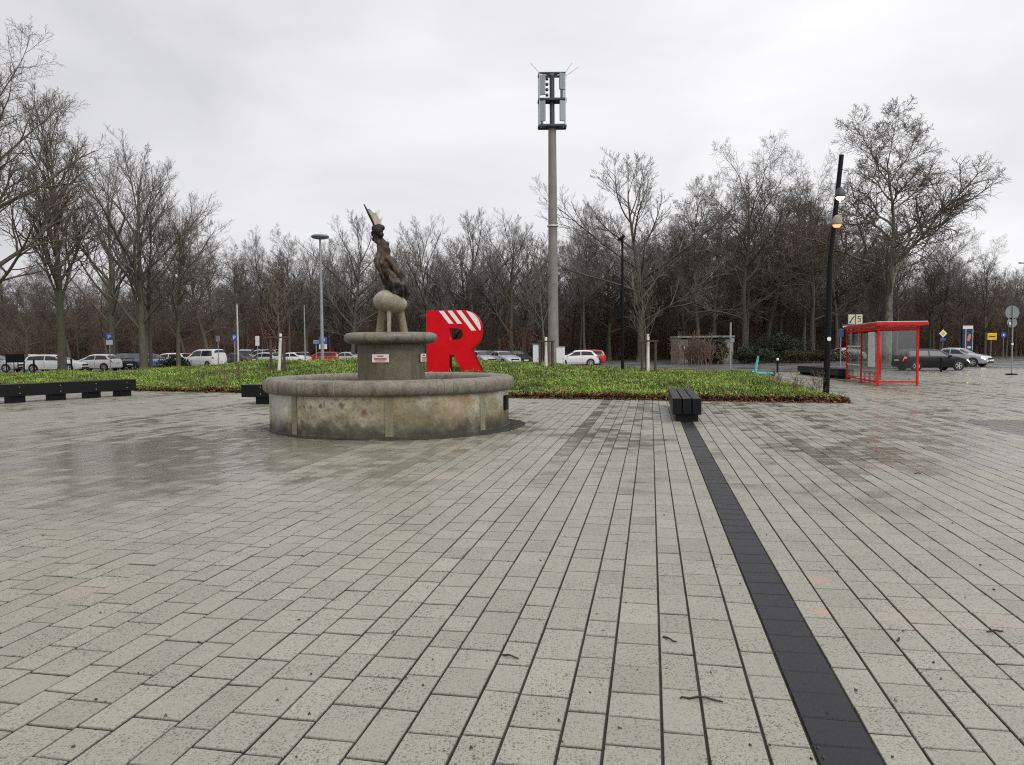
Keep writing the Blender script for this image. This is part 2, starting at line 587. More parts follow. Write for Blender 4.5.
    dens = mapr(n, l, noise(n, l, 2.3, 5, 0.65, co), 0.32, 0.62, 0.25, 1.0)
    chips = chip_layer(56, 0.50, 1.0, 0.45)
    chips2 = chip_layer(105, 0.30, 1.0, 0.48)
    chipf = math_(n, l, 'MULTIPLY', math_(n, l, 'MAXIMUM', chips, chips2), dens)
    c = mixc(n, l, chipf, c, (0.038, 0.036, 0.031))
    # blotchy weathering that crosses slabs
    big = noise(n, l, 0.9, 6, 0.65, co)
    c = mixc(n, l, mapr(n, l, big, 0.35, 0.75, 0, 0.35), c, (0.25, 0.24, 0.195))
    pk = noise(n, l, 0.55, 3, 0.5, scaleco(n, l, co, (1, 1.3, 1)))
    c = mixc(n, l, mapr(n, l, pk, 0.6, 0.72, 0, 0.35), c, (0.42, 0.34, 0.285))
    # faint red spray mark left on the slabs
    for (px, py, r) in ((820, 581, 0.10), (822, 612, 0.09)):
        p = P(px, py)
        d = n.new('ShaderNodeVectorMath'); d.operation = 'DISTANCE'
        l.new(co, d.inputs[0]); d.inputs[1].default_value = p
        ff = math_(n, l, 'MULTIPLY', mapr(n, l, d.outputs['Value'], 0, r, 0.75, 0), mapr(n, l, fine, 0.3, 0.6))
        c = mixc(n, l, ff, c, (0.60, 0.20, 0.14))
    # charcoal slabs
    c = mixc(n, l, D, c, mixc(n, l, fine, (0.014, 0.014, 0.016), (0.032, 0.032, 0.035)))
    # water film darkens and smooths
    wn_ = noise(n, l, 1.7, 6, 0.6, co, 0.5)
    wet_ = math_(n, l, 'ADD', W_, mapr(n, l, wn_, 0.3, 0.7, -0.35, 0.35))
    wf = mapr(n, l, wet_, 0.25, 0.75)
    wf = math_(n, l, 'MULTIPLY', wf, mapr(n, l, W_, 0.0, 0.25))
    c = mixc(n, l, math_(n, l, 'MULTIPLY', wf, 0.5), c, mixc(n, l, 1.0, c, (0.50, 0.49, 0.45), 'MULTIPLY'))
    l.new(c, b.inputs['Base Color'])
    l.new(mapr(n, l, wf, 0, 1, 0.40, 0.11), b.inputs['Roughness'])
    l.new(mapr(n, l, D, 0, 1, 0.5, 0.16), b.inputs['Specular IOR Level'])
    h = math_(n, l, 'SUBTRACT', fine, math_(n, l, 'MULTIPLY', chips, 0.5))
    bp = n.new('ShaderNodeBump')
    bp.inputs['Distance'].default_value = 0.0025
    l.new(h, bp.inputs['Height'])
    l.new(mapr(n, l, wf, 0, 1, 0.5, 0.12), bp.inputs['Strength'])
    l.new(bp.outputs[0], b.inputs['Normal'])
    o = np_mesh('plaza_paving', verts, faces, m, cols=cols)
    tag(o, kind='structure')
build_plaza()

# grass bank terrain ------------------------------------------------------
def build_bank():
    xs = np.arange(-76, 15.6, 0.5)
    rows = []
    nv = 44
    for x in xs:
        f0 = float(front_y(x)) if x <= E3[0] else E3[1] + (x - E3[0]) * (46.0 - E3[1]) / (14.9 - E3[0])
        b0 = float(back_y(x))
        f0 = min(f0, b0)
        for t in np.linspace(0, 1, nv):
            y = f0 + (b0 - f0) * t ** 1.2
            rows.append((x, y, max(0.004, bz(x, y)) + 0.006))
    V = np.array(rows)
    a = np.arange(len(xs) - 1)[:, None] * nv + np.arange(nv - 1)[None]
    a = a.ravel()
    Fc = np.stack([a, a + nv, a + nv + 1, a + 1], 1)
    m, n, l, b = nt('rough_turf')
    co = worldco(n)
    f1, f2 = noise(n, l, 1.1, 5, 0.6, co), noise(n, l, 14, 4, 0.7, co)
    c = mixc(n, l, f2, (0.030, 0.042, 0.012), (0.085, 0.10, 0.030))
    c = mixc(n, l, mapr(n, l, f1, 0.5, 0.65, 0, 0.7), c, (0.07, 0.055, 0.025))
    l.new(c, b.inputs['Base Color'])
    b.inputs['Roughness'].default_value = 0.9
    bump(n, l, b, f2, 1.0, 0.08)
    o = np_mesh('grass_bank', V, Fc, m, smooth=True)
    tag(o, kind='structure')
build_bank()

def blades(N, xs, ys, zs, hmin, hmax, wmin, wmax, flat, palette, pw, seed, name, mat, clump=None):
    """N leaf-shaped quads: two triangles as a kinked quad."""
    r = np.random.default_rng(seed)
    yaw = r.uniform(0, 2 * PI, N)
    el = np.clip(r.normal(flat, 0.35 if flat > .12 else .05, N), -0.1, 1.5)
    h, wd = r.uniform(hmin, hmax, N), r.uniform(wmin, wmax, N)
    d = np.stack([np.cos(yaw) * np.cos(el), np.sin(yaw) * np.cos(el), np.sin(el)], 1)
    s = np.stack([-np.sin(yaw), np.cos(yaw), r.normal(0, 0.3, N)], 1)
    o = np.stack([xs, ys, zs], 1)
    mid = o + d * (h * 0.5)[:, None] + np.array([0, 0, 0.02])
    tip = o + d * h[:, None] - np.array([0, 0, 1]) * (h * r.uniform(0, 0.25, N))[:, None]
    v = np.stack([o, mid + s * (wd / 2)[:, None], tip, mid - s * (wd / 2)[:, None]], 1).reshape(-1, 3)
    f = (np.arange(N) * 4)[:, None] + np.arange(4)[None]
    pal = np.array(palette)
    idx = r.choice(len(pal), N, p=np.array(pw) / sum(pw))
    c = pal[idx] * r.uniform(0.7, 1.25, (N, 1))
    if clump is not None:
        c = c * clump[:, None]
    return tag(np_mesh(name, v, f, mat, cols=np.repeat(c, 4, 0)), kind='stuff')

def scatter_bank(N, seed, near=False):
    r = np.random.default_rng(seed)
    px = r.uniform(-60, 900, N * 3)
    t = r.random(N * 3) ** (1.5 if near else 1.1)
    x = np.empty(N * 3)
    Y = r.uniform(21, 50, N * 3) if not near else None
    x = (px - 512) / F * Y
    z = bank_z(x, Y)
    ok = z > 0.02
    return x[ok][:N], Y[ok][:N], z[ok][:N]
x, y, z = scatter_bank(290000, 1)
front = np.where(x > E3[0], 9, y - front_y(x))
z = z + 0.06 * np.sin(x * 2.7 + np.sin(y * 1.9) * 2) * np.sin(y * 2.9 + x * .8)
clump = 0.82 + 0.34 * np.sin(x * 1.3 + 2 * np.sin(y * 0.8)) * np.sin(y * 1.1 + np.sin(x * 0.9)) + 0.1 * np.sin(x * 4.1 + y * 3.3)
blades(len(x), x, y, z, 0.06, 0.18, 0.012, 0.045, 0.9,
       [(0.16, 0.31, 0.036), (0.23, 0.40, 0.055), (0.37, 0.47, 0.08), (0.06, 0.125, 0.024), (0.45, 0.40, 0.11), (0.18, 0.11, 0.05)],
       [5, 6, 4, 3, 1.6, 1.0], 2, 'grass', M['leafcol'], clump)
# scattered taller tufts and leaves blown onto the bank
x2, y2, z2 = scatter_bank(9000, 21)
keep = np.sin(x2 * 1.9 + np.sin(y2 * 1.7) * 2) * np.sin(y2 * 2.3 + x2 * .6) > 0.15
x2, y2, z2 = x2[keep], y2[keep], z2[keep]
blades(len(x2), x2, y2, z2, 0.2, 0.42, 0.015, 0.035, 1.2, [(0.20, 0.26, 0.05), (0.30, 0.29, 0.09), (0.12, 0.17, 0.04), (0.26, 0.20, 0.09)], [4, 3, 3, 2], 22, 'tall_grass', M['leafcol'])
tag(bpy.data.objects['tall_grass'], 'longer straw tinted grass tufts scattered over the bank', 'tall grass')
x2, y2, z2 = scatter_bank(7000, 23)
keep = np.sin(x2 * .8 + y2) * np.sin(y2 * 1.3 - x2 * .5) > 0.2
x2, y2, z2 = x2[keep], y2[keep], z2[keep] + .12
blades(len(x2), x2, y2, z2, 0.07, 0.15, 0.04, 0.08, 0.2, [(0.20, 0.08, 0.03), (0.14, 0.05, 0.025), (0.28, 0.17, 0.06)], [3, 3, 2], 24, 'fallen_leaves', M['littercol'])
tag(bpy.data.objects['fallen_leaves'], 'brown leaves lying scattered in the grass of the bank', 'fallen leaves')
tag(bpy.data.objects['grass'], 'rough green and yellowish grass covering the bank', 'grass')
# leaf litter along the paving edge
r = np.random.default_rng(3)
N = 15000
s = r.random(N)
seg = [(E0, E1), (E1, E2), (E2, E3)]
Lg = [math.dist(a, b) for a, b in seg]
pick = r.choice(3, N, p=[0.34, 0.33, 0.33])
A = np.array([seg[i][0] for i in pick]); B = np.array([seg[i][1] for i in pick])
pt = A + (B - A) * s[:, None]
off = np.abs(r.normal(0, 0.30, N)) * np.where(r.random(N) < 0.12, -0.6, 1) - 0.05
x, y = pt[:, 0] + off * 0.37, pt[:, 1] + off * 0.93
zz = np.maximum(bank_z(x, y), 0.008) + np.abs(r.normal(0, 0.05, N)) * (off > 0)
blades(N, x, y, zz, 0.06, 0.15, 0.04, 0.09, 0.25,
       [(0.16, 0.055, 0.022), (0.11, 0.035, 0.018), (0.22, 0.10, 0.035), (0.06, 0.03, 0.018), (0.10, 0.11, 0.03)], [4, 4, 2, 3, 1], 4, 'leaf_litter', M['littercol'])
tag(bpy.data.objects['leaf_litter'], 'strip of brown fallen leaves along the paving edge', 'leaf litter')

# ------------------------------------------------------------------ trees
class TreeGen:
    """Grows branch polylines, then skins them in numpy batches."""
    def __init__(s, seed):
        s.r = random.Random(seed)
        s.lines = {}
    def store(s, lvl, pts, rad):
        k = 8 if lvl == 0 else 6 if lvl == 1 else 4 if lvl == 2 else 3
        part = 'trunk' if lvl <= 1 else 'crown'
        s.lines.setdefault((part, len(pts), k), []).append((pts, rad))
    def branch(s, p, d, L, r0, lvl, sp):
        R = s.r
        n = sp['n'][lvl]
        wand, trop = sp['wander'][lvl], sp['trop'][lvl]
        pts, rad, dirs = [p.copy()], [r0], [d.copy()]
        rend = max(r0 * sp['taper'][lvl], sp['rmin'])
        st = L / n
        for i in range(n):
            d = (d + Vector((R.gauss(0, wand), R.gauss(0, wand), R.gauss(0, wand) + trop))).normalized()
            p = p + d * st
            pts.append(p.copy()); dirs.append(d.copy())
            t = (i + 1) / n
            rad.append(r0 + (rend - r0) * t ** sp.get('tp', 0.9))
        s.store(lvl, pts, rad)
        if lvl >= sp['max']:
            return
        lo, hi = sp['nc'][lvl]
        m = R.randint(lo, hi)
        az = R.uniform(0, 6.28)
        t0 = sp['t0'][lvl]
        for j in range(m):
            t = t0 + (1 - t0) * ((j + R.uniform(0.1, 0.9)) / m)
            q = t * n
            i = min(int(q), n - 1)
            f = q - i
            pos = pts[i].lerp(pts[i + 1], f)
            dd = dirs[i + 1]
            rr = rad[i] + (rad[i + 1] - rad[i]) * f
            az += 2.4 + R.uniform(-0.5, 0.5)
            a = dd.cross(Vector((1, 0, 0)) if abs(dd.x) < 0.8 else Vector((0, 1, 0))).normalized()
            b_ = dd.cross(a)
            ang = math.radians(R.gauss(sp['ang'][lvl], 8))
            if lvl == 0:
                ang *= sp['angt'](t)
            nd = (dd * math.cos(ang) + (a * math.cos(az) + b_ * math.sin(az)) * math.sin(ang)).normalized()
            ln = sp['shape'](t) * sp['L1'] if lvl == 0 else L * sp['ratio'][lvl] * (1.15 - 0.65 * t)
            ln *= R.uniform(0.75, 1.2)
            cr = max(min(rr * 0.85, r0 * sp['rr'][lvl] * R.uniform(0.75, 1.15)), sp['rmin'])
            s.branch(pos, nd, ln, cr, lvl + 1, sp)
    def meshes(s, name, mats):
        out = {}
        for part in ('trunk', 'crown'):
            V, Fc, off = [], [], 0
            for (pt, n, k), L in s.lines.items():
                if pt != part:
                    continue
                A = np.array([[tuple(q) for q in l_[0]] for l_ in L])      # m,n,3
                Rr = np.array([l_[1] for l_ in L])                          # m,n
                D = np.empty_like(A)
                D[:, 1:-1] = A[:, 2:] - A[:, :-2]
                D[:, 0], D[:, -1] = A[:, 1] - A[:, 0], A[:, -1] - A[:, -2]
                D /= np.linalg.norm(D, axis=2, keepdims=True) + 1e-9
                ref = np.where(np.abs(D[:, :1, 0:1]) < 0.8, np.array([1., 0, 0]), np.array([0, 1., 0]))
                U = np.cross(D, np.broadcast_to(ref, D.shape))
                U /= np.linalg.norm(U, axis=2, keepdims=True) + 1e-9
                W = np.cross(D, U)
                t = np.arange(k) * 2 * PI / k
                ring = A[:, :, None] + (U[:, :, None] * np.cos(t)[None, None, :, None] + W[:, :, None] * np.sin(t)[None, None, :, None]) * Rr[:, :, None, None]
                mcount = len(L)
                V.append(ring.reshape(-1, 3))
                base = (np.arange(mcount) * n * k)[:, None, None] + (np.arange(n - 1) * k)[None, :, None]
                j, q = np.arange(k), (np.arange(k) + 1) % k
                f = np.stack([base + j, base + q, base + k + q, base + k + j], -1).reshape(-1, 4) + off
                Fc.append(f)
                off += mcount * n * k
            o = np_mesh(part, np.concatenate(V), np.concatenate(Fc), mats[part], parent=False, smooth=True)
            out[part] = o.data
            bpy.data.objects.remove(o)
        return out

UP = Vector((0, 0, 1))
def spec(**k):
    d = dict(n=[12, 8, 6, 4, 3], wander=[0.025, 0.055, 0.09, 0.12, 0.15], trop=[0.03, 0.035, 0.07, 0.08, 0.06], taper=[0.12, 0.2, 0.25, 0.4, 0.6],
             nc=[(15, 18), (8, 10), (8, 9), (6, 8)], t0=[0.35, 0.2, 0.15, 0.15], ang=[56, 44, 44, 42], angt=lambda t: 1.2 - 0.65 * t,
             shape=lambda t: 1.08 - 0.5 * t, L1=6.8, ratio=[0, 0.52, 0.52, 0.5], rr=[0.42, 0.46, 0.5, 0.6], rmin=0.0075, max=4)
    d.update(k)
    return d

PROTO = {}
def proto(key, H, r, sp, seed, trunk='bark', crown='twig', lean=(0, 0), nlead=1):
    T = TreeGen(seed)
    if nlead == 1:
        T.branch(Vector((0, 0, -0.3)), Vector((lean[0], lean[1], 1)).normalized(), H, r, 0, sp)
    T.store(0, [Vector((0, 0, -0.35)), Vector((0, 0, 0.12)), Vector((0, 0, 0.6))], [r * 1.7, r * 1.25, r * 0.98])
    PROTO[key] = (T.meshes(key, {'trunk': M[trunk], 'crown': M[crown]}), H)
    zs = [v.co.z for v in PROTO[key][0]['crown'].vertices]
    PROTO[key] = (PROTO[key][0], max(zs))

# tall woodland trees, clear boles
proto('wood_a', 18, 0.24, spec(t0=[0.35, .2, .15, .15], L1=6.2, ang=[52, 42, 42, 42]), 1)
proto('wood_b', 18, 0.20, spec(t0=[0.42, .2, .15, .15], L1=6.2, nc=[(17, 20), (9, 10), (7, 8), (5, 7)], rmin=0.0060, ang=[42, 36, 36, 36], trop=[.03, .05, .10, .12, .10]), 2, crown='twig_grey')
proto('wood_c', 18, 0.27, spec(t0=[0.26, .2, .15, .15], L1=7.2, ang=[60, 46, 44, 44], wander=[.05, .10, .13, .16, .18]), 3)
# broom-shaped: many steep leaders leaving low down
broom = dict(t0=[0.20, .25, .15, .15], rmin=0.0060, nc=[(16, 19), (9, 11), (7, 8), (5, 7)], ang=[38, 30, 32, 34], angt=lambda t: 1.25 - 0.75 * t,
             trop=[.03, .025, .09, .11, .10], shape=lambda t: 1.12 - 0.75 * t, L1=11.5, taper=[.1, .12, .2, .4, .6], ratio=[0, .40, .45, .45])
proto('broom_a', 17, 0.30, spec(**broom), 4, 'bark_moss', 'twig_grey')
proto('broom_b', 17, 0.28, spec(**{**broom, 'ang': [46, 34, 34, 36], 'L1': 10.5}), 5, 'bark', 'twig_grey')
# narrow upright crown
proto('column', 19, 0.33, spec(t0=[0.27, .2, .15, .15], nc=[(20, 24), (8, 10), (7, 8), (5, 6)], ang=[36, 34, 38, 40], trop=[.03, .06, .06, .06, .04], L1=7.2,
      shape=lambda t: 1.1 - 0.6 * t), 6, 'bark_moss', 'twig')
# wide crooked oaks
proto('oak', 18, 0.34, spec(t0=[0.22, .2, .15, .1], nc=[(13, 15), (9, 11), (7, 9), (5, 7)], ang=[56, 46, 46, 44], wander=[.07, .15, .19, .21, .22],
      trop=[.02, .035, .03, .03, .02], L1=8.8), 7, 'bark', 'twig')
# the great plane by the shelter
proto('plane', 26, 0.50, spec(n=[14, 10, 7, 5, 3], t0=[0.34, .22, .15, .1], nc=[(15, 17), (11, 13), (9, 11), (7, 8)], ang=[64, 46, 46, 46],
      wander=[.04, .11, .15, .18, .2], trop=[.02, .035, .03, .02, .02], L1=13.5, rr=[.46, .5, .55, .6], rmin=0.014,
      shape=lambda t: 1.12 - 0.62 * t), 41, 'bark_pale', 'twig')
# low spreading tree in the car park
proto('low', 7.5, 0.19, spec(t0=[0.24, .2, .15, .15], nc=[(10, 12), (8, 9), (6, 7), (4, 5)], ang=[52, 44, 44, 42], wander=[.1, .18, .2, .22, .24], L1=4.6,
      shape=lambda t: 1.1 - 0.5 * t), 9, 'bark', 'twig')
# edge-of-frame tree
proto('wide', 21, 0.42, spec(t0=[0.22, .2, .15, .15], nc=[(16, 19), (10, 11), (8, 9), (5, 6)], ang=[52, 42, 42, 42], wander=[.03, .08, .12, .15, .18],
      trop=[.02, .04, .04, .04, .02], L1=11.5, shape=lambda t: 1.12 - 0.6 * t), 10, 'bark_moss', 'twig')
# saplings
proto('sapling_a', 6.2, 0.055, spec(n=[9, 6, 4, 3, 2], t0=[0.33, .2, .2, .2], nc=[(13, 15), (5, 6), (3, 4), (0, 0)], ang=[38, 36, 38, 40], trop=[.02, .10, .06, .05, 0],
      L1=2.5, max=3, rmin=0.010, shape=lambda t: 1.1 - 0.6 * t), 12, 'sapling_twig', 'sapling_twig')
proto('sapling_b', 5.4, 0.06, spec(n=[8, 6, 4, 3, 2], t0=[0.36, .2, .2, .2], nc=[(14, 16), (5, 6), (3, 4), (0, 0)], ang=[58, 36, 38, 40], trop=[.02, .13, .08, .05, 0],
      L1=2.3, max=3, rmin=0.010, shape=lambda t: 1.1 - 0.6 * t), 13, 'sapling_twig', 'sapling_twig')

def plant(name, key, x, y, z, scale, label, group=None, rz=None, sxy=1.0, cat='tree', tilt=(0, 0)):
    t = thing(name, label, cat, (x, y, z), random.uniform(0, 6.28) if rz is None else rz, group)
    t.scale = (scale * sxy, scale * sxy, scale)
    t.rotation_euler.x, t.rotation_euler.y = tilt
    for part in ('trunk', 'crown'):
        o = bpy.data.objects.new(part, PROTO[key][0][part])
        COL.objects.link(o)
        o.parent = t
    return t

def tree(name, key, px, top, Y, label, group=None, rz=None, sxy=1.0, z=0.0, tilt=(0, 0)):
    x = X(px, Y, 1.0)
    h = Z(top, x, Y) - z
    return plant(name, key, x, Y, z, h / PROTO[key][1], label, group, rz, sxy, tilt=tilt)

# trees one can point at ------------------------------------------------
tree('park_tree', 'wide', -14, 14, 46, 'huge bare tree cut by the left edge, its boughs reaching over the parked cars', rz=2.5, sxy=1.1)
tree('park_tree', 'column', 62, 88, 55, 'tall narrow bare tree rising in front of the white cars', rz=0.4, sxy=1.08)
tree('park_tree', 'broom_a', 144, 128, 57, 'bare broom-shaped tree whose mossy trunk stands beside the blue car', rz=2.0, sxy=1.25)
tree('park_tree', 'broom_b', 151, 168, 59, 'slim bare tree leaning close behind the mossy broom-shaped trunk', rz=4.4, sxy=0.7, tilt=(0, 0.03))
tree('park_tree', 'wide', 178, 188, 58, 'mossy bare tree with a rounded crown behind the dark clipped bush', rz=2.6, sxy=0.85)
tree('park_tree', 'broom_a', 112, 150, 70, 'bare tree in the car park between the narrow tree and the mossy broom', rz=5.2, sxy=1.15)
tree('park_tree', 'wood_c', 208, 214, 72, 'bare wide tree behind the white passenger van', rz=3.3, sxy=1.2)
tree('park_tree', 'low', 25, 268, 64, 'small spreading bare tree behind the black notice board', rz=0.3)
tree('roadside_tree', 'plane', 888, 102, 72, 'great plane tree with pale flaking trunk behind the red bus shelter', rz=0.6, sxy=1.15, tilt=(0, -0.055))
tree('roadside_tree', 'column', 877, 240, 74, 'dark slimmer tree tight against the pale plane trunk', rz=3.3, sxy=0.9)
tree('roadside_tree', 'broom_b', 641, 152, 84, 'fan-shaped grey tree standing highest behind the black street lamp', rz=0.9, sxy=1.45)
tree('roadside_tree', 'oak', 744, 130, 82, 'tallest crooked oak between the fan-shaped tree and the leaning lamp', rz=2.2, sxy=1.05)
tree('roadside_tree', 'oak', 812, 142, 84, 'dark crooked tree just behind the leaning red and white lamp', rz=5.0, sxy=0.85)
tree('roadside_tree', 'wood_c', 700, 168, 83, 'dark wide tree above the concrete hut', rz=1.5, sxy=0.9)
tree('roadside_tree', 'oak', 985, 236, 96, 'low dark oak above the yellow place sign', rz=1.1, sxy=0.9)
tree('roadside_tree', 'wood_c', 940, 226, 100, 'bare tree behind the priority diamond, right of the plane', rz=0.1, sxy=1.0)
tree('wood_edge_tree', 'wood_b', 262, 226, 92, 'grey slender tree left of the tree guard on the bank', rz=1)
tree('wood_edge_tree', 'wood_a', 290, 222, 90, 'bare straight-boled tree left of the mushroom lamp', rz=2)
tree('wood_edge_tree', 'broom_b', 352, 210, 90, 'broad broom-shaped tree between mushroom lamp and sculpture', rz=3, sxy=1.25)
tree('wood_edge_tree', 'broom_a', 428, 214, 92, 'broom-shaped tree right behind the bronze fin', rz=4, sxy=1.25)
tree('wood_edge_tree', 'broom_b', 475, 206, 91, 'broom-shaped tree directly above the red letter', rz=5, sxy=1.3)
tree('wood_edge_tree', 'broom_a', 512, 206, 89, 'broom-shaped tree left of the antenna mast', rz=1.3, sxy=1.2)
tree('wood_edge_tree', 'wood_b', 585, 190, 88, 'slender grey tree right of the antenna mast', rz=2.3)
tree('wood_edge_tree', 'wood_a', 555, 232, 93, 'bare tree standing behind the mast foot', rz=3.6)
tree('wood_edge_tree', 'wood_a', 236, 236, 90, 'straight bare tree behind the grey lamp pole in the car park', rz=0.6)

# rows of the wood behind ----------------------------------------------
PROF = ([-120, 0, 240, 300, 420, 500, 545, 560, 600, 640, 690, 720, 770, 800, 850, 950, 1010, 1160],
        [262, 262, 238, 230, 224, 220, 238, 214, 196, 196, 190, 168, 168, 182, 205, 226, 244, 240])
rr = random.Random(77)
MARKS = {15: 'black notice board', 62: 'narrow tall tree', 96: 'white hatchback in the car park', 123: 'dark grey car beside the white hatchback', 151: 'blue hatchback', 176: 'dark clipped bush',
         205: 'white passenger van', 238: 'pale thin pole', 258: 'white parking sign', 279: 'leaning sapling on the bank', 305: 'grey thin pole', 322: 'mushroom lamp', 348: 'left end of the fountain pedestal',
         388: 'bronze figure', 420: 'right end of the fountain pedestal', 455: 'red letter', 483: 'silver car next to the letter', 505: 'light silver car beyond the letter', 536: 'tall white board',
         560: 'low white cabinet', 580: 'white hatchback on the road', 603: 'tail of the red car on the road', 622: 'straight black lamp post', 648: 'white wrapped sapling', 685: 'pale side wall of the hut',
         706: 'bush in front of the hut', 731: 'grey post at the hut', 763: 'turquoise scooter', 785: 'tall evergreen bush', 808: 'low hedge', 828: 'leaning lamp post', 855: 'pair of stop boards',
         900: 'glass end wall of the shelter', 925: 'roof tip of the shelter', 943: 'priority diamond', 967: 'advertising board', 990: 'yellow town sign', 1012: 'two round sign backs'}
cnt = 0
for row, (Y, step) in enumerate(((95, 30), (101, 28), (108, 24), (116, 22), (126, 21))):
    px = -70 + rr.uniform(0, 10)
    while px < 1095:
        q = px + rr.uniform(-8, 8)
        y = Y + rr.uniform(-3, 3) + (4 if q > 930 else 0)
        top = np.interp(q, *PROF) + rr.uniform(-3, 26) + (0, 10, 32, 48, 58)[row] + max(0, 190 - np.interp(q, *PROF)) * .4 * (row > 1)
        if q < 220:
            key, lab, grp = rr.choice(['wood_a', 'wood_b', 'wood_c']), 'bare brown tree in the wood behind the left part of the car park', 'bare trees of the wood behind the car park'
        elif q < 580:
            key, lab, grp = rr.choice(['wood_a', 'wood_b', 'wood_b', 'broom_b', 'broom_a']), 'bare grey tree in the wood behind the fountain and the mast', 'bare trees of the wood behind the fountain'
        elif q < 850:
            key, lab, grp = rr.choice(['wood_a', 'wood_c', 'wood_c', 'oak']), 'bare dark tree in the wood behind the hut and the scooter', 'bare trees of the wood behind the hut'
        else:
            key, lab, grp = rr.choice(['wood_a', 'wood_c', 'wood_b']), 'bare dark tree in the wood beyond the road signs', 'bare trees of the wood beyond the road'
        if row == 0 and MARKS:
            near = min(MARKS, key=lambda v_: abs(v_ - q))
            if abs(near - q) < 13:
                lab = 'bare front-row woodland tree behind the ' + MARKS.pop(near)
        tree('woodland_tree', key, q, top, y, lab, grp, sxy=rr.uniform(0.95, 1.3))
        px += step * rr.uniform(0.75, 1.3)
        cnt += 1

# the depth of the wood and its undergrowth: uncountable masses, instanced
def scatter(name, src_meshes, pts, mat, lo, hi, label, cat, seed):
    """Points carrying instances of one joined source mesh."""
    o = np_mesh(name, pts, np.zeros((0, 3), np.int32), mat) if False else None
    me = bpy.data.meshes.new(name)
    me.vertices.add(len(pts))
    me.vertices.foreach_set('co', np.asarray(pts, np.float32).ravel())
    o = bpy.data.objects.new(name, me)
    COL.objects.link(o)
    g = bpy.data.node_groups.new(name, 'GeometryNodeTree')
    g.interface.new_socket('Geometry', in_out='INPUT', socket_type='NodeSocketGeometry')
    g.interface.new_socket('Geometry', in_out='OUTPUT', socket_type='NodeSocketGeometry')
    gi, go = g.nodes.new('NodeGroupInput'), g.nodes.new('NodeGroupOutput')
    join = g.nodes.new('GeometryNodeJoinGeometry')
    for si, src in enumerate(src_meshes):
        oi = g.nodes.new('GeometryNodeObjectInfo')
        so_ = bpy.data.objects.new(name + '_source', src)
        oi.inputs['Object'].default_value = so_
        oi.inputs['As Instance'].default_value = True
        ip = g.nodes.new('GeometryNodeInstanceOnPoints')
        rs = g.nodes.new('FunctionNodeRandomValue')
        rs.inputs[2].default_value, rs.inputs[3].default_value = lo, hi
        rs.inputs['Seed'].default_value = seed
        rv = g.nodes.new('FunctionNodeRandomValue')
        rv.data_type = 'FLOAT_VECTOR'
        rv.inputs[0].default_value, rv.inputs[1].default_value = (0, 0, 0), (0, 0, 6.28)
        rv.inputs['Seed'].default_value = seed + 1
        g.links.new(gi.outputs[0], ip.inputs['Points'])
        g.links.new(oi.outputs['Geometry'], ip.inputs['Instance'])
        g.links.new(rs.outputs[1], ip.inputs['Scale'])
        g.links.new(rv.outputs[0], ip.inputs['Rotation'])
        g.links.new(ip.outputs[0], join.inputs[0])
    g.links.new(join.outputs[0], go.inputs[0])
    md = o.modifiers.new('scatter', 'NODES')
    md.node_group = g
    return tag(o, label, cat, kind='stuff')

# added rise behind the first rows, blocks the sky between the trunks
xs_ = np.linspace(-260, 260, 70); ys_ = np.array([128, 136, 144, 152, 160, 170, 300, 700])
gz = np.array([-.02, 1.2, 4.0, 7.5, 10.0, 11.0, 12.0, 12.0])
gx, gy = np.meshgrid(xs_, ys_, indexing='ij')
V = np.stack([gx, gy, np.broadcast_to(gz, gx.shape) + 0.8 * np.sin(gx * .11 + gy * .07) * (gz > .5)], -1).reshape(-1, 3)
ai = (np.arange(69)[:, None] * 8 + np.arange(7)[None]).ravel()
tag(np_mesh('added_rise', V, np.stack([ai, ai + 8, ai + 9, ai + 1], 1), M['soil'], smooth=True), kind='structure')
r = np.random.default_rng(8)
def forest_pts(N, y0, y1, px0=-90, px1=1115):
    Y = y0 + (y1 - y0) * r.random(N)
    px = r.uniform(px0, px1, N)
    return np.stack([(px - 512) / F * Y, Y, np.full(N, -0.05)], 1)
deep = forest_pts(150, 130, 150)
scatter('deep_wood', [PROTO['wood_a'][0]['trunk'], PROTO['wood_a'][0]['crown']], deep, M['brush'], 0.5, 0.75, 'dense bare wood fading away behind the nearer trees', 'wood', 3)

# undergrowth clumps: thin whippy stems with side twigs
def brush_mesh(seed, H, nst, mat):
    T = TreeGen(seed)
    sp = spec(n=[6, 4, 3, 2, 2], nc=[(7, 9), (4, 5), (0, 0), (0, 0)], t0=[0.15, .1, .1, .1], ang=[40, 40, 40, 40], L1=H * 0.42, max=2, rmin=0.012, trop=[.04, .07, .05, 0, 0], wander=[.08, .16, .2, .2, .2])
    q = random.Random(seed)
    for _ in range(nst):
        T.branch(Vector((q.gauss(0, 0.9), q.gauss(0, 0.9), -0.1)), Vector((q.gauss(0, .22), q.gauss(0, .22), 1)).normalized(), H * q.uniform(0.55, 1.1), 0.03, 0, sp)
    T.lines = {('crown', k[1], k[2]): v for k, v in T.lines.items() if True} if False else T.lines
    merged = {}
    for (pt, n_, k), v in T.lines.items():
        merged.setdefault(('crown', n_, k), []).extend(v)
    merged[('trunk', 2, 3)] = [([Vector((0, 0, 0)), Vector((0, 0, .5))], [.02, .02])]
    T.lines = merged
    return T.meshes('brush', {'trunk': mat, 'crown': mat})['crown']
b1 = brush_mesh(31, 5.0, 16, M['brush'])
b2 = brush_mesh(32, 7.5, 13, M['brush'])
ug = np.concatenate([forest_pts(300, 101, 135), forest_pts(22, 94, 99, -90, 560)])
scatter('undergrowth', [b1], ug, M['brush'], 0.6, 1.2, 'brown bare undergrowth filling the wood between the trunks', 'undergrowth', 5)
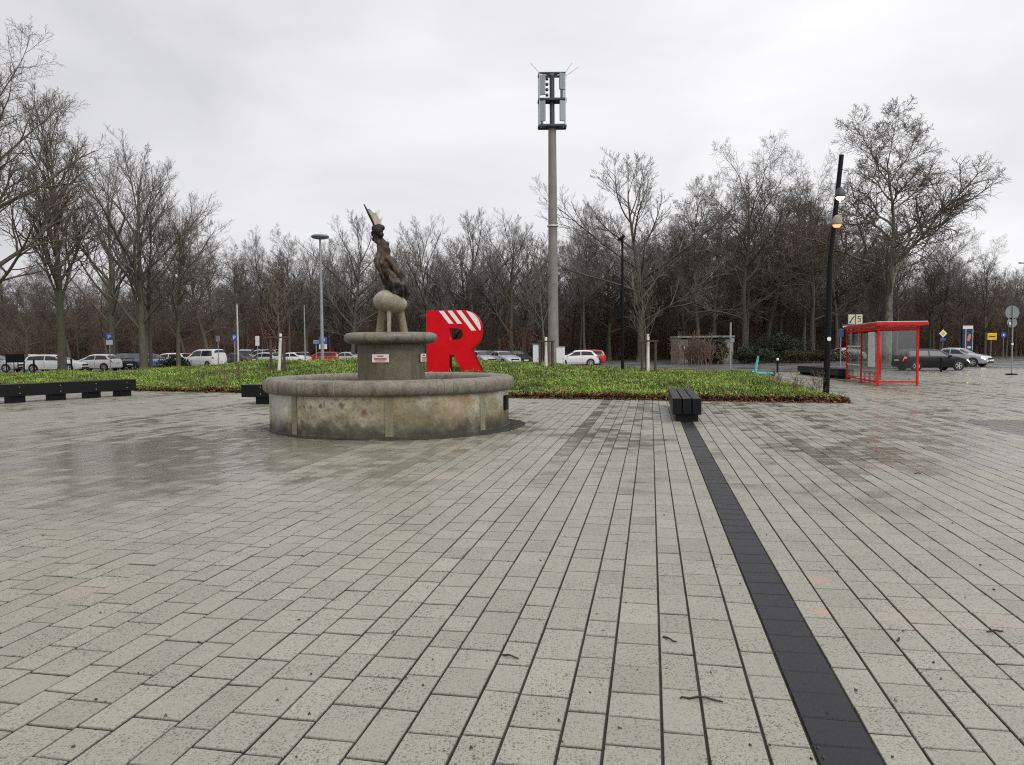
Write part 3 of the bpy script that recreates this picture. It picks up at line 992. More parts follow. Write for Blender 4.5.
scatter('thicket', [b2], forest_pts(300, 104, 150), M['brush'], 0.7, 1.3, 'dark thicket of young stems deeper in the wood', 'thicket', 9)

# ------------------------------------------------------------------ fountain
m, n, l, b = nt('weathered_sandstone_wall')
co = objco(n)
f1, f2 = noise(n, l, 2.0, 6, 0.65, co), noise(n, l, 18, 4, 0.65, co)
st = noise(n, l, 1.3, 6, 0.65, scaleco(n, l, co, (1.6, 1.6, 0.9)))
c = mixc(n, l, mapr(n, l, f1, 0.35, 0.65), (0.26, 0.215, 0.125), (0.60, 0.57, 0.46))
c = mixc(n, l, mapr(n, l, st, 0.44, 0.66, 0, 0.7), c, (0.50, 0.49, 0.44))
c = mixc(n, l, mapr(n, l, noise(n, l, 1.1, 4, 0.6, co), 0.46, 0.62, 0, 0.7), c, (0.22, 0.175, 0.08))
sx = n.new('ShaderNodeSeparateXYZ'); l.new(co, sx.inputs[0])
zz = math_(n, l, 'ADD', sx.outputs[2], math_(n, l, 'MULTIPLY', math_(n, l, 'SUBTRACT', f1, 0.5), 0.9))
algae = math_(n, l, 'MULTIPLY', mapr(n, l, zz, 0.2, 0.72, 1, 0), mapr(n, l, st, 0.36, 0.52, 0.5, 1))
c = mixc(n, l, math_(n, l, 'MULTIPLY', algae, 0.85), c, mixc(n, l, f2, (0.035, 0.034, 0.016), (0.12, 0.10, 0.042)))
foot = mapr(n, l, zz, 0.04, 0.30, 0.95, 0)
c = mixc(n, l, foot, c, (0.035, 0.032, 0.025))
c = mixc(n, l, mapr(n, l, f2, 0.52, 0.66, 0, 0.6), c, (0.075, 0.065, 0.042))
drip = noise(n, l, 1.6, 5, 0.7, scaleco(n, l, co, (4, 4, 0.45)))
c = mixc(n, l, mapr(n, l, drip, 0.58, 0.7, 0, 0.35), c, (0.06, 0.052, 0.036))
def rust(c, ang, z, r, col=(0.13, 0.05, 0.018), s=0.85):
    d = n.new('ShaderNodeVectorMath'); d.operation = 'DISTANCE'
    l.new(co, d.inputs[0])
    d.inputs[1].default_value = (FR * math.sin(ang), -FR * math.cos(ang), z)
    return mixc(n, l, math_(n, l, 'MULTIPLY', mapr(n, l, d.outputs['Value'], r * 0.35, r, s, 0), mapr(n, l, f2, 0.25, 0.5)), c, col)
for a_, z_, r_ in ((-31, .60, .04), (-27, .59, .04), (-22, .61, .06), (-12, .62, .085), (-2.5, .50, .11)):
    c = rust(c, math.radians(a_), z_, r_)
c = rust(c, math.radians(38), .62, .42, (0.32, 0.21, 0.13), 0.65)
c = rust(c, math.radians(-52), .62, .55, (0.46, 0.45, 0.43), 0.85)
l.new(c, b.inputs['Base Color'])
l.new(mapr(n, l, f1, 0.3, 0.7, 0.6, 0.9), b.inputs['Roughness'])
bump(n, l, b, f2, 0.5, 0.012)
M['stone_wall'] = m

def stone(name, lo, hi, dark, topc, moss=None):
    m, n, l, b = nt(name)
    co = objco(n)
    f1, f2, f3 = noise(n, l, 2.5, 6, 0.65, co), noise(n, l, 26, 4, 0.7, co), noise(n, l, 70, 2, 0.6, co)
    c = mixc(n, l, mapr(n, l, f1, 0.3, 0.7), lo, hi)
    c = mixc(n, l, mapr(n, l, f2, 0.5, 0.68, 0, 0.75), c, dark)
    st = noise(n, l, 5, 5, 0.6, scaleco(n, l, co, (2, 2, 0.25)))
    c = mixc(n, l, mapr(n, l, st, 0.48, 0.62, 0, 0.5), c, dark)
    if moss:
        c = mixc(n, l, mapr(n, l, noise(n, l, 1.5, 4, 0.6, co), 0.5, 0.65, 0, 0.6), c, moss)
    c = mixc(n, l, mapr(n, l, f3, 0.6, 0.75, 0, 0.5), c, topc)
    l.new(c, b.inputs['Base Color'])
    l.new(mapr(n, l, f1, 0.35, 0.65, 0.32, 0.7), b.inputs['Roughness'])
    bump(n, l, b, f2, 0.6, 0.012)
    return m
M['stone_rim'] = stone('mottled_rim_stone', (0.125, 0.108, 0.080), (0.245, 0.225, 0.178), (0.055, 0.045, 0.033), (0.30, 0.28, 0.235))
M['stone_drum'] = stone('brown_pedestal_stone', (0.10, 0.085, 0.052), (0.165, 0.145, 0.095), (0.055, 0.046, 0.03), (0.20, 0.18, 0.13), (0.085, 0.08, 0.04))
M['stone_egg'] = stone('pale_weathered_stone', (0.27, 0.25, 0.18), (0.42, 0.395, 0.30), (0.13, 0.11, 0.07), (0.46, 0.44, 0.36), (0.16, 0.15, 0.085))
M['stone_leg'] = stone('ochre_stone', (0.17, 0.135, 0.075), (0.28, 0.235, 0.14), (0.10, 0.08, 0.045), (0.33, 0.29, 0.2))
M['pilaster'] = stone('pale_joint_stone', (0.19, 0.175, 0.125), (0.29, 0.27, 0.20), (0.12, 0.10, 0.065), (0.34, 0.32, 0.27), (0.14, 0.125, 0.06))

fo = thing('fountain', 'round stone fountain with stained basin wall, rounded rim and central pedestal', 'fountain', FC)
RZ = 1.085        # top of the rim
mb = MB().lathe([(FR + 0.02, 0.0), (FR + 0.02, 0.05), (FR, 0.06), (FR, 0.80), (FR - 0.42, 0.80), (FR - 0.42, 0.06), (0.0, 0.06)], 96)
mb.build('basin_wall', M['stone_wall'], fo, smooth=40)
prof = []
for i in range(17):
    t = -PI / 2 + 2 * PI * i / 16
    e = lambda v: math.copysign(abs(v) ** 0.68, v)
    prof.append((FR - 0.105 + 0.235 * e(math.cos(t)), RZ - 0.155 + 0.155 * e(math.sin(t))))
MB().lathe(prof, 128).build('rim', M['stone_rim'], fo, smooth=50)
for i in range(8):
    a = math.radians(-90 + 8.0 + 45 * i)
    mb = MB()
    hw = 0.075 / FR
    mb.lathe([(FR - 0.05, 0.004), (FR + 0.012, 0.004), (FR + 0.012, 0.79), (FR - 0.05, 0.79)], 3, a0=a - hw, a1=a + hw)
    o = mb.build('pilaster', M['pilaster'], fo)
for i in range(8):            # rim joints
    a = math.radians(-90 - 14 + 45 * i)
    pts = [((r_ + 0.003 * math.cos(0)) * math.cos(a), (r_ + 0.003) * math.sin(a), z_) for r_, z_ in
           [(FR - 0.105 + 0.236 * math.copysign(abs(math.cos(t)) ** .68, math.cos(t)), RZ - 0.155 + 0.156 * math.copysign(abs(math.sin(t)) ** .68, math.sin(t))) for t in np.linspace(-0.9, 2.6, 14)]]
    MB().tube(pts, 0.011, 5).build('rim_joint', M['pilaster'], fo)
# dark service hatch on the right flank
a = math.radians(-90 + 76)
MB().box((0, 0, 0), (0.07, 0.22, 0.30), rz=a).build('hatch', M['black'], fo, (( FR + .02) * math.cos(a), (FR + .02) * math.sin(a), 0.53), bev=0.008)
# pedestal
MB().lathe([(0.74, 0.06), (0.72, 0.5), (0.715, 1.8)], 64).build('pedestal', M['stone_drum'], fo, smooth=40)
prof = [(0, 1.76), (0.80, 1.765), (0.93, 1.79), (0.985, 1.84), (1.0, 1.90), (0.985, 1.955), (0.94, 1.995), (0.86, 2.012), (0.0, 2.03)]
MB().lathe(prof, 72).build('pedestal_cap', M['stone_rim'], fo, smooth=60)
for a_, w_ in ((-8.5, 0.36), (79, 0.36)):
    a = math.radians(-90 + a_)
    pl = MB().box((0, 0, 0), (0.016, w_, 0.17)).build('notice_plate', M['white'], fo, (0.725 * math.cos(a), 0.725 * math.sin(a), 1.47), (0, 0, a), bev=0.004)
    ink = MB()
    for z_, ww, hh in ((0.045, 0.13, 0.022), (0.0, 0.27, 0.018), (-0.028, 0.27, 0.018), (-0.055, 0.22, 0.016)):
        ink.box((0.010, 0, z_), (0.003, ww, hh))
    ink.build('lettering', M['red_ink'], pl)

# shallow puddle lying against the right foot of the basin
m, n, l, b = nt('puddle_water')
f = noise(n, l, 3, 4, 0.6, worldco(n))
l.new(mixc(n, l, f, (0.035, 0.034, 0.030), (0.085, 0.082, 0.072)), b.inputs['Base Color'])
b.inputs['Roughness'].default_value = 0.08
pts = []
for i in range(96):
    t = 2 * PI * i / 96
    r_ = FR + .13 + .035 * math.sin(5 * t + 1) + .02 * math.sin(11 * t)
    pts.append((FC.x + .20 + r_ * math.cos(t), FC.y - .02 + r_ * math.sin(t), .0085))
tag(MB().add(pts, [tuple(range(96))]).build('water', m), kind='structure')

# ------------------------------------------------------------------ sculpture
sc = thing('sculpture', 'bronze diving figure with raised pale fin balanced on a stone egg', 'sculpture', (FC.x, FC.y, 2.025))
px2m = FC.y / F
def sp(px, py):   # photo point at the sculpture's depth, in local coordinates
    zz_ = Z(py, FC.x, FC.y)
    return X(px, FC.y, zz_) - FC.x, zz_ - 2.025
# egg
mb = MB()
ex, ez = sp(390, 301)
ring = []
for i in range(15):
    t = -PI / 2 + PI * i / 14
    ring.append((0.37 * math.cos(t) ** .85 * (1 + 0.05 * math.sin(t)), 0.225 * math.sin(t)))
mb.lathe(ring, 32)
mb.v = [(x * (1 - 0.05 * z / .2), y * 0.85, z + 0.05 * (1 if z > 0 else 0.3) * (1 - (x / 0.36) ** 2)) for x, y, z in mb.v]
mb.build('egg', M['stone_egg'], sc, (ex, 0, ez - .035), (0, math.radians(9), 0), smooth=80)
for (x0, x1, y0, y1) in ((-0.14, -0.26, 0.06, 0.10), (0.0, -0.005, -0.12, -0.16), (0.17, 0.29, 0.05, 0.08)):
    mb = MB()
    z0 = ez - 0.13
    pts = [(ex + x0, y0, z0), (ex + x0 * 0.4 + x1 * 0.6, y0 * .4 + y1 * .6, z0 * 0.5), (ex + x1, y1, -0.02)]
    mb.tube(pts, [0.105, 0.085, 0.082] if y0 > 0 else [0.055, 0.045, 0.04], 10, sx=1.0, sy=0.8)
    mb.build('leg', M['stone_egg'] if y0 < 0 else M['stone_leg'], sc, smooth=60)

m, n, l, b = nt('dark_bronze')
co = objco(n)
f = noise(n, l, 4, 5, 0.6, co)
sx = n.new('ShaderNodeSeparateXYZ'); l.new(co, sx.inputs[0])
hz = math_(n, l, 'ADD', sx.outputs[2], math_(n, l, 'MULTIPLY', math_(n, l, 'SUBTRACT', f, 0.5), 0.5))
c = mixc(n, l, mapr(n, l, hz, 1.15, 1.5), (0.010, 0.0085, 0.0075), (0.060, 0.042, 0.029))
c = mixc(n, l, mapr(n, l, noise(n, l, 6, 4, 0.6, co), 0.52, 0.68, 0, 0.6), c, (0.18, 0.15, 0.11))
c = mixc(n, l, mapr(n, l, hz, 1.95, 2.05), c, (0.022, 0.019, 0.017))
l.new(c, b.inputs['Base Color'])
b.inputs['Metallic'].default_value = 0.0
b.inputs['Roughness'].default_value = 0.45
b.inputs['Specular IOR Level'].default_value = 0.2
bump(n, l, b, f, 0.4, 0.02)
M['bronze'] = m
m, n, l, b = nt('worn_pale_bronze')
f = noise(n, l, 9, 5, 0.6, objco(n))
l.new(mixc(n, l, f, (0.30, 0.275, 0.21), (0.62, 0.59, 0.50)), b.inputs['Base Color'])
b.inputs['Metallic'].default_value = 0.2
b.inputs['Roughness'].default_value = 0.5
M['fin'] = m

def body(pts, k=24, sub=3):
    """(px,py,half width px, half depth m) -> smooth closed tube."""
    a = []
    for (px, py, hw, hd) in pts:
        x_, z_ = sp(px, py)
        a.append((x_, z_, hw * px2m, hd))
    a = np.array(a)
    t = np.arange(len(a))
    tt = np.linspace(0, len(a) - 1, (len(a) - 1) * 4 + 1)
    # Catmull-Rom through the stations
    out = []
    for q in tt:
        i = min(int(q), len(a) - 2); f_ = q - i
        p0, p1, p2, p3 = a[max(i - 1, 0)], a[i], a[i + 1], a[min(i + 2, len(a) - 1)]
        out.append(0.5 * ((2 * p1) + (-p0 + p2) * f_ + (2 * p0 - 5 * p1 + 4 * p2 - p3) * f_ ** 2 + (-p0 + 3 * p1 - 3 * p2 + p3) * f_ ** 3))
    out = np.array(out)
    vs, fs = [], []
    for i, (x_, z_, hw, hd) in enumerate(out):
        d = out[min(i + 1, len(out) - 1), :2] - out[max(i - 1, 0), :2]
        d /= np.linalg.norm(d) + 1e-9
        nx, nz = d[1], -d[0]
        for j in range(k):
            th = 2 * PI * j / k
            vs.append((x_ + nx * hw * math.cos(th), hd * math.sin(th), z_ + nz * hw * math.cos(th)))
    for i in range(len(out) - 1):
        for j in range(k):
            q = (j + 1) % k
            fs.append((i * k + j, i * k + q, (i + 1) * k + q, (i + 1) * k + j))
    fs += [tuple(range(k)), tuple((len(out) - 1) * k + j for j in range(k - 1, -1, -1))]
    return MB().add(vs, fs)
fig = body([(400, 301, 7, .14), (398.5, 293, 10.5, .25), (396, 284, 12.2, .28), (392, 276, 11, .24), (388.5, 269, 9.6, .2), (386, 262, 9.2, .19), (384, 256, 7.2, .15),
            (383.2, 250, 6.3, .14), (381.5, 244, 5.4, .12), (378.5, 240, 4.2, .10), (378, 236, 3.2, .09)])
fg = fig.build('figure', M['bronze'], sc, smooth=80)
tx = bpy.data.textures.new('cast_lumps', 'CLOUDS')
tx.noise_scale = 0.17
ds = fg.modifiers.new('cast', 'DISPLACE')
ds.texture, ds.strength, ds.mid_level = tx, 0.15, 0.5
ds.texture_coords = 'LOCAL'
x_, z_ = sp(381.5, 265)
ring = [(.13 * math.cos(t), .15 * math.sin(t)) for t in np.linspace(-PI / 2, PI / 2, 11)]
MB().lathe(ring, 18).build('head', M['bronze'], sc, (x_, -.08, z_), (0, -.3, 0), smooth=80)
for (q0, q1, q2, y_) in (((388, 258), (396, 268), (404, 284), -.17), ((381, 252), (378, 262), (385, 280), -.16)):      # arms laid along the body
    pts = [sp(*q_) for q_ in (q0, q1, q2)]
    MB().tube([(u, y_ - (.05 if i == 1 else 0), v_) for i, (u, v_) in enumerate(pts)], [.06, .058, .04], 10).build('arm', M['bronze'], sc, smooth=70)
# folded wing with ribs against the lower flank
for i in range(6):
    x0, z0 = sp(404.5 - i * 1.9, 298 - i * 0.4)
    x1, z1 = sp(399.5 - i * 2.0, 280 - i * 1.5)
    MB().tube([(x0, -.17 - .012 * i, z0), ((x0 + x1) / 2 + .03, -.285, (z0 + z1) / 2), (x1, -.22, z1)], [0.018, 0.028, 0.014], 8).build('wing_rib', M['bronze'], sc, smooth=60)
# knotted wreath of tight folds
mb = MB()
q = random.Random(4)
for (px, py, hw, hh) in ((378, 231, 5.6, 6.2), (375, 229, 3, 3.4), (382, 228, 3.2, 3), (376, 236, 3, 3.5), (381, 235, 3.4, 3.2), (373.5, 233.5, 2.4, 3), (379, 226, 4, 2.6), (374, 239, 2.4, 2.4)):
    x_, z_ = sp(px, py)
    ring = [(hw * px2m * math.cos(t), hh * px2m * math.sin(t)) for t in np.linspace(-PI / 2, PI / 2, 9)]
    mb.lathe(ring, 14, (x_, q.uniform(-.07, .03), z_))
mb.build('wreath', M['bronze'], sc, smooth=80)
x_, z_ = sp(386, 245)
MB().box((x_, -.02, z_), (0.13, 0.10, 0.15), ry=0.25).build('hand', M['bronze'], sc, bev=0.035)
pts = [sp(*p_) for p_ in ((364.2, 204), (366.5, 208.5), (370, 209), (373, 212.5), (376.5, 213), (379.5, 219), (382.6, 226.5), (375, 226.5), (371, 219), (367, 211))]
mb = MB()
npt = len(pts)
mb.add([(x_, -0.035 if 2 <= i <= 7 else -0.015, z_) for i, (x_, z_) in enumerate(pts)] + [(x_, 0.035 if 2 <= i <= 7 else 0.015, z_) for i, (x_, z_) in enumerate(pts)],
       [tuple(range(npt)), tuple(range(2 * npt - 1, npt - 1, -1))] + [(i, npt + i, npt + (i + 1) % npt, (i + 1) % npt) for i in range(npt)])
mb.build('fin', M['fin'], sc, bev=0.01)
x0, z0 = sp(364, 204); x1, z1 = sp(376, 227)
MB().tube([(x0, 0, z0), ((x0 + x1) / 2 - .01, -.02, (z0 + z1) / 2 + .01), (x1, 0, z1)], [0.012, 0.026, 0.034], 8).build('fin_spine', M['bronze'], sc, smooth=60)

# ------------------------------------------------------------------ red letter
LY = 32.0
lx = X(455.5, LY, 1.5)
zb = Z(372, lx, LY)
lt = thing('letter_sculpture', 'giant red letter R with white stripes standing on the grass bank', 'letter', (lx, LY, zb), math.radians(-7))
K = (311 - 372) / (115 - 680) * LY / F      # crop px -> metres
ox, oz = 335, 680
T2 = lambda p_: ((p_[0] - ox) * K, (oz - p_[1]) * K)
def arc(cx, cy, rx, ry, a0, a1, k=14):
    return [(cx + rx * math.cos(math.radians(a0 + (a1 - a0) * i / k)), cy - ry * math.sin(math.radians(a0 + (a1 - a0) * i / k))) for i in range(k + 1)]
outer = [(80, 115)] + arc(420, 290, 165, 175, 90, 0) + arc(420, 300, 165, 190, 0, -65, 10) + [(590, 678), (412, 678), (330, 520), (288, 520), (288, 678), (80, 678)]
inner = [(293, 275)] + arc(365, 330, 55, 55, 90, -90, 12) + [(293, 385)]
cu = bpy.data.curves.new('letter_outline', 'CURVE')
cu.dimensions, cu.fill_mode = '2D', 'BOTH'
cu.extrude, cu.bevel_depth, cu.bevel_resolution = 0.27, 0.012, 1
for poly in (outer, inner):
    s_ = cu.splines.new('POLY')
    s_.points.add(len(poly) - 1)
    for p_, q in zip(s_.points, poly):
        x_, y_ = T2(q)
        p_.co = (x_, y_, 0, 1)
    s_.use_cyclic_u = True
tmp = bpy.data.objects.new('letter_outline', cu)
COL.objects.link(tmp)
dg = bpy.context.evaluated_depsgraph_get()
me = bpy.data.meshes.new_from_object(tmp.evaluated_get(dg))
bpy.data.objects.remove(tmp)
me.materials.clear(); me.materials.append(M['red_letter'])
o = bpy.data.objects.new('letter_body', me)
COL.objects.link(o); o.parent = lt
o.rotation_euler = (PI / 2, 0, 0)
stripes = [[(196, 116), (240, 116), (332, 235), (288, 235)], [(277, 116), (321, 116), (412, 237), (368, 237)], [(358, 116), (404, 116), (541, 300), (497, 300)],
           arc(420, 290, 165, 175, 80, 0, 12) + [(576, 300)]]
for poly in stripes:
    MB().add([(T2(q)[0], -0.286, T2(q)[1]) for q in poly], [tuple(range(len(poly)))]).build('stripe', M['white'], lt)
MB().box((0, 0, -0.15), (2.3, 0.7, 0.3)).build('footing', M['concrete'], lt)

# ------------------------------------------------------------------ benches
def bench(label, p0, p1, wd, h, legs, drop=0.42, grp='black timber benches around the plaza'):
    p0, p1 = Vector((*p0, 0)), Vector((*p1, 0))
    d = p1 - p0
    L = d.length
    t = thing('bench', label, 'bench', p0, math.atan2(d.y, d.x), grp)
    nb = 3
    bw = (wd - 0.02 * (nb - 1)) / nb
    for i in range(nb):
        y_ = -wd / 2 + bw / 2 + i * (bw + 0.02)
        MB().box((L / 2, y_, h - drop / 2 - (0 if i != 1 else .001)), (L, bw, drop)).build('beam', M['bench_black'], t, bev=0.012)
    for f_ in legs:
        lg = MB().box((f_ * L, 0, (h - drop) / 2 + .01), (0.42, wd * 0.78, h - drop + .02)).build('leg', M['black'], t, bev=0.006)
        bl = MB()
        for dx in (-0.14, 0.14):
            for dz in (0.10, 0.30):
                if dx > 0:
                    bl.tube([(f_ * L, -wd / 2 - .012, h - drop + dz), (f_ * L, -wd / 2 + .02, h - drop + dz)], 0.018, 8)
        bl.build('bolt', M['grey_metal'], t)
    return t
bench('black bench in front of the grass at the end of the dark paving strip', P(687, 422)[:2], (P(687, 422) + RD * 4.2)[:2], 0.62, 0.52, (0.06, 0.5, 0.94), 0.36)
b0 = Vector((-18.0, 21.6, 0)); b1_ = Vector((X(131, 27.9, .4), 27.9, 0))
bench('long black bench running out of the left edge of the picture', b0[:2], b1_[:2], 0.62, 0.62, (0.05, 0.22, 0.44, 0.62, 0.79, 0.95), 0.40)
p = P(247, 403.5)
bench('black bench half hidden behind the left side of the fountain', (p.x, p.y), (p.x + 4.3, p.y - 0.9), 0.62, 0.60, (0.15, 0.5, 0.85), 0.38)
bench('long black bench beside the bus shelter and the scooter', (X(846, 36.6, .3), 36.6), (X(804, 43.4, .3), 43.4), 0.75, 0.50, (0.06, 0.35, 0.65, 0.94), 0.34)

# ------------------------------------------------------------------ antenna mast
MY = 60.0
mx = X(552.6, MY, 14)
ma = thing('antenna_mast', 'tall concrete mobile phone mast with two antenna platforms on top', 'mast', (mx, MY, 0))
htop = Z(126, mx, MY)
MB().tube([(0, 0, -0.2), (0, 0, htop * .5), (0, 0, htop)], [0.44, 0.37, 0.31], 20).build('pole', M['mast'], ma, smooth=60)
zA, zB, zC = Z(127, mx, MY), Z(101, mx, MY), Z(75, mx, MY)
MB().tube([(0, 0, zA - .2), (0, 0, zC)], 0.2, 14).build('inner_pole', M['dark_metal'], ma, smooth=60)
R_ = 1.12
cor = [(R_ * math.cos(math.radians(a)), R_ * math.sin(math.radians(a))) for a in (205, 335, 20, 160)]
for z_, hh in ((zA, .12), (zB, .12), (zC, .08)):
    mb = MB()
    for i in range(4):
        a, b_ = cor[i], cor[(i + 1) % 4]
        mb.tube([(*a, z_), (*b_, z_)], hh, 6)
        mb.tube([(*a, z_), (0, 0, z_)], hh * .7, 6)
    if hh > .1:
        for i in range(4):
            a, b_ = cor[i], cor[(i + 1) % 4]
            for f_ in (.25, .5, .75):
                mb.tube([(a[0] * f_, a[1] * f_, z_), (b_[0] * f_, b_[1] * f_, z_)], .07, 5)
    mb.build('platform' if hh > .1 else 'top_frame', M['dark_metal'], ma)
for i in range(4):
    a = cor[i]
    MB().tube([(*a, zA), (*a, zC)], 0.045, 8).build('antenna_pipe', M['pale_metal'], ma)
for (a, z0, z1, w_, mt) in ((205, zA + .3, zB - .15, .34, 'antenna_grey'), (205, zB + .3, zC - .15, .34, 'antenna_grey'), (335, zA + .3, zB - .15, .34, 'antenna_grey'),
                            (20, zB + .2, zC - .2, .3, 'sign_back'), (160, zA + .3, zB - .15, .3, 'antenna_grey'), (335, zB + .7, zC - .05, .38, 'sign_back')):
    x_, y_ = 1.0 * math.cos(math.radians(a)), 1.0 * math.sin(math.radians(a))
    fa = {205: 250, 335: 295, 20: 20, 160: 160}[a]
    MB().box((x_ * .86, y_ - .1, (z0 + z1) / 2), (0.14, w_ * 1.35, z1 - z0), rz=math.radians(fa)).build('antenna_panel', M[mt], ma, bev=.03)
mb = MB()
for i in range(4):
    zc_ = zB + .35 + i * .42
    mb.lathe([(0, -.13), (.1, -.1), (.13, 0), (.1, .1), (0, .13)], 10, (-.42, -.35, zc_))
mb.build('cable_box', M['dark_metal'], ma, smooth=60)
for a, tilt in ((205, -.75), (335, .6), (20, 1.2)):
    x_, y_ = R_ * math.cos(math.radians(a)), R_ * math.sin(math.radians(a))
    MB().tube([(x_, y_, zC), (x_ + tilt * .9, y_, zC + .75)], .025, 6).build('lightning_rod', M['pale_metal'], ma)
zr = Z(226, mx, MY)
MB().lathe([(.42, -.06), (.46, -.06), (.46, .06), (.42, .06)], 20, (0, 0, zr)).build('collar', M['pale_metal'], ma)

# ------------------------------------------------------------------ lamps
p = P(826, 394.5)
H1 = Z(155, p.x, p.y)
lp = thing('street_lamp', 'leaning black lamp post with two lit dome lamps, white above red', 'street lamp', p)
kz = Z(262, p.x, p.y)
kx = X(830, p.y, kz) - p.x
tx = X(841.6, p.y, H1) - p.x
def at_z(z_):
    return kx * z_ / kz if z_ < kz else kx + (tx - kx) * (z_ - kz) / (H1 - kz)
MB().tube([(0, 0, -0.1), (kx * .98, 0, kz - .1), (at_z(kz + .1), 0, kz + .1), (tx, 0, H1)], [0.105, 0.095, 0.085, 0.075], 16).build('pole', M['black'], lp, smooth=50)
for py, mt, bulb, dpx in ((199, 'dark_metal', 'lamp_warm', 838.8), (226.5, 'concrete', 'lamp_red', 835.6)):
    zz_ = Z(py, p.x, p.y)
    cx_ = X(dpx, p.y, zz_) - p.x
    yy = -0.10
    pr = [(0.17 * math.cos(t) * 1.03, 0.32 * math.sin(t)) for t in np.linspace(0, PI / 2 * .97, 9)]
    pr = [(0.165, -.02)] + [(r_, z_) for r_, z_ in pr]
    sh = MB().lathe(pr, 24, (cx_, yy, zz_ + .05)).build('lamp_shade', M[mt], lp, smooth=60)
    md = sh.modifiers.new('wall', 'SOLIDIFY'); md.thickness = 0.01
    MB().lathe([(0, -.10), (.09, -.085), (.135, -.02), (.13, .04), (0, .06)], 18, (cx_, yy, zz_ + .04)).build('bulb', M[bulb], lp, smooth=60)
    MB().tube([(at_z(zz_ + .1), 0, zz_ + .1), (cx_, yy * .5, zz_ + .12)], 0.03, 8).build('bracket', M['black'], lp)
zz_ = Z(339, p.x, p.y)
MB().lathe([(0, 0), (.07, 0), (.07, .012), (0, .014)], 16).build('badge', M['white'], lp, (at_z(zz_), -.108, zz_), (PI / 2, 0, 0))

Y = 39.0
x_ = X(622.5, Y, 2)
g0 = bz(x_, Y)
lp = thing('street_lamp', 'straight black lamp post rising from the grass, its spotlight head tilted', 'street lamp', (x_, Y, g0))
h_ = Z(238.5, x_, Y) - g0
MB().tube([(0, 0, -.1), (0, 0, h_)], [0.085, 0.06], 12).build('pole', M['black'], lp, smooth=50)
MB().box((-.06, -.08, h_ + .02), (0.40, 0.26, 0.15), ry=-.6).build('lamp_head', M['black'], lp, bev=.03)
MB().tube([(.06, 0, h_ + .14), (-.13, 0, h_ + .36)], [.03, .022], 8).build('antenna', M['black'], lp)

Y = 55.0
x_ = X(322, Y, 3)
lp = thing('street_lamp', 'tall grey lamp post with flat mushroom head above the car park', 'street lamp', (x_, Y, 0))
h_ = Z(238, x_, Y)
MB().tube([(0, 0, -.1), (0, 0, h_ * .45), (0, 0, h_)], [0.14, 0.12, 0.075], 12).build('pole', M['grey_metal'], lp, smooth=50)
MB().lathe([(0, -.06), (.40, -.06), (.60, .0), (.66, .10), (.6, .19), (.3, .25), (0, .26)], 28, (0, 0, h_)).build('lamp_head', M['sign_back'], lp, smooth=60)

Y = 62.0
x_ = X(238, Y, 2)
o_ = thing('metal_pole', 'pale thin pole standing before the car park, left of the tree guard', 'pole', (x_, Y, 0))
h_ = Z(305, x_, Y)
MB().tube([(0, 0, -.1), (0, 0, h_)], [.085, .06], 10).build('shaft', M['pale_metal'], o_, smooth=50)
MB().lathe([(0, 0), (.07, .02), (.06, .08), (0, .1)], 10, (0, 0, h_)).build('cap', M['grey_metal'], o_, smooth=50)
x_ = X(305, 66, 2)
o_ = thing('metal_pole', 'grey thin pole left of the mushroom lamp', 'pole', (x_, 66, 0))
h_ = Z(306, x_, 66)
MB().tube([(0, 0, -.1), (0, 0, h_)], [.07, .05], 10).build('shaft', M['grey_metal'], o_, smooth=50)
MB().lathe([(0, 0), (.06, .02), (.05, .06), (0, .08)], 10, (0, 0, h_)).build('cap', M['grey_metal'], o_, smooth=50)
x_ = X(1023, 52, 3)
lp = thing('street_lamp', 'pale lamp head on a dark post at the right edge', 'street lamp', (x_, 52, 0))
h_ = Z(263, x_, 52)
MB().tube([(.35, 0, -.1), (.35, 0, h_)], [.08, .06], 10).build('pole', M['dark_metal'], lp, smooth=50)
MB().box((0.02, 0, h_ + .02), (0.72, 0.3, 0.12)).build('lamp_head', M['panel_white'], lp, bev=.03)
Y = 58.0
x_ = X(730.5, Y, 2)
o_ = thing('signal_pole', 'grey post with small boxes in front of the concrete hut', 'post', (x_, Y, 0))
h_ = Z(322.5, x_, Y)
MB().tube([(0, 0, -.1), (0, 0, h_)], .075, 10).build('shaft', M['grey_metal'], o_, smooth=50)
MB().box((.12, -.02, Z(340.5, x_, Y)), (.32, .2, .3)).build('switch_box', M['sign_back'], o_, bev=.02)

# ------------------------------------------------------------------ bus shelter
C0 = P(877.5, 386)
Bk = Vector((X(847, 35.6, .8), 35.6, 0))
Rt = P(917.5, 387)
bd = (Bk - C0); Lb = bd.length; bd.normalize()
ad = Vector((bd.y, -bd.x, 0))
Wd = 1.47
sh = thing('bus_shelter', 'red framed bus shelter with glass walls and flat roof', 'bus shelter', C0, math.atan2(ad.y, ad.x))
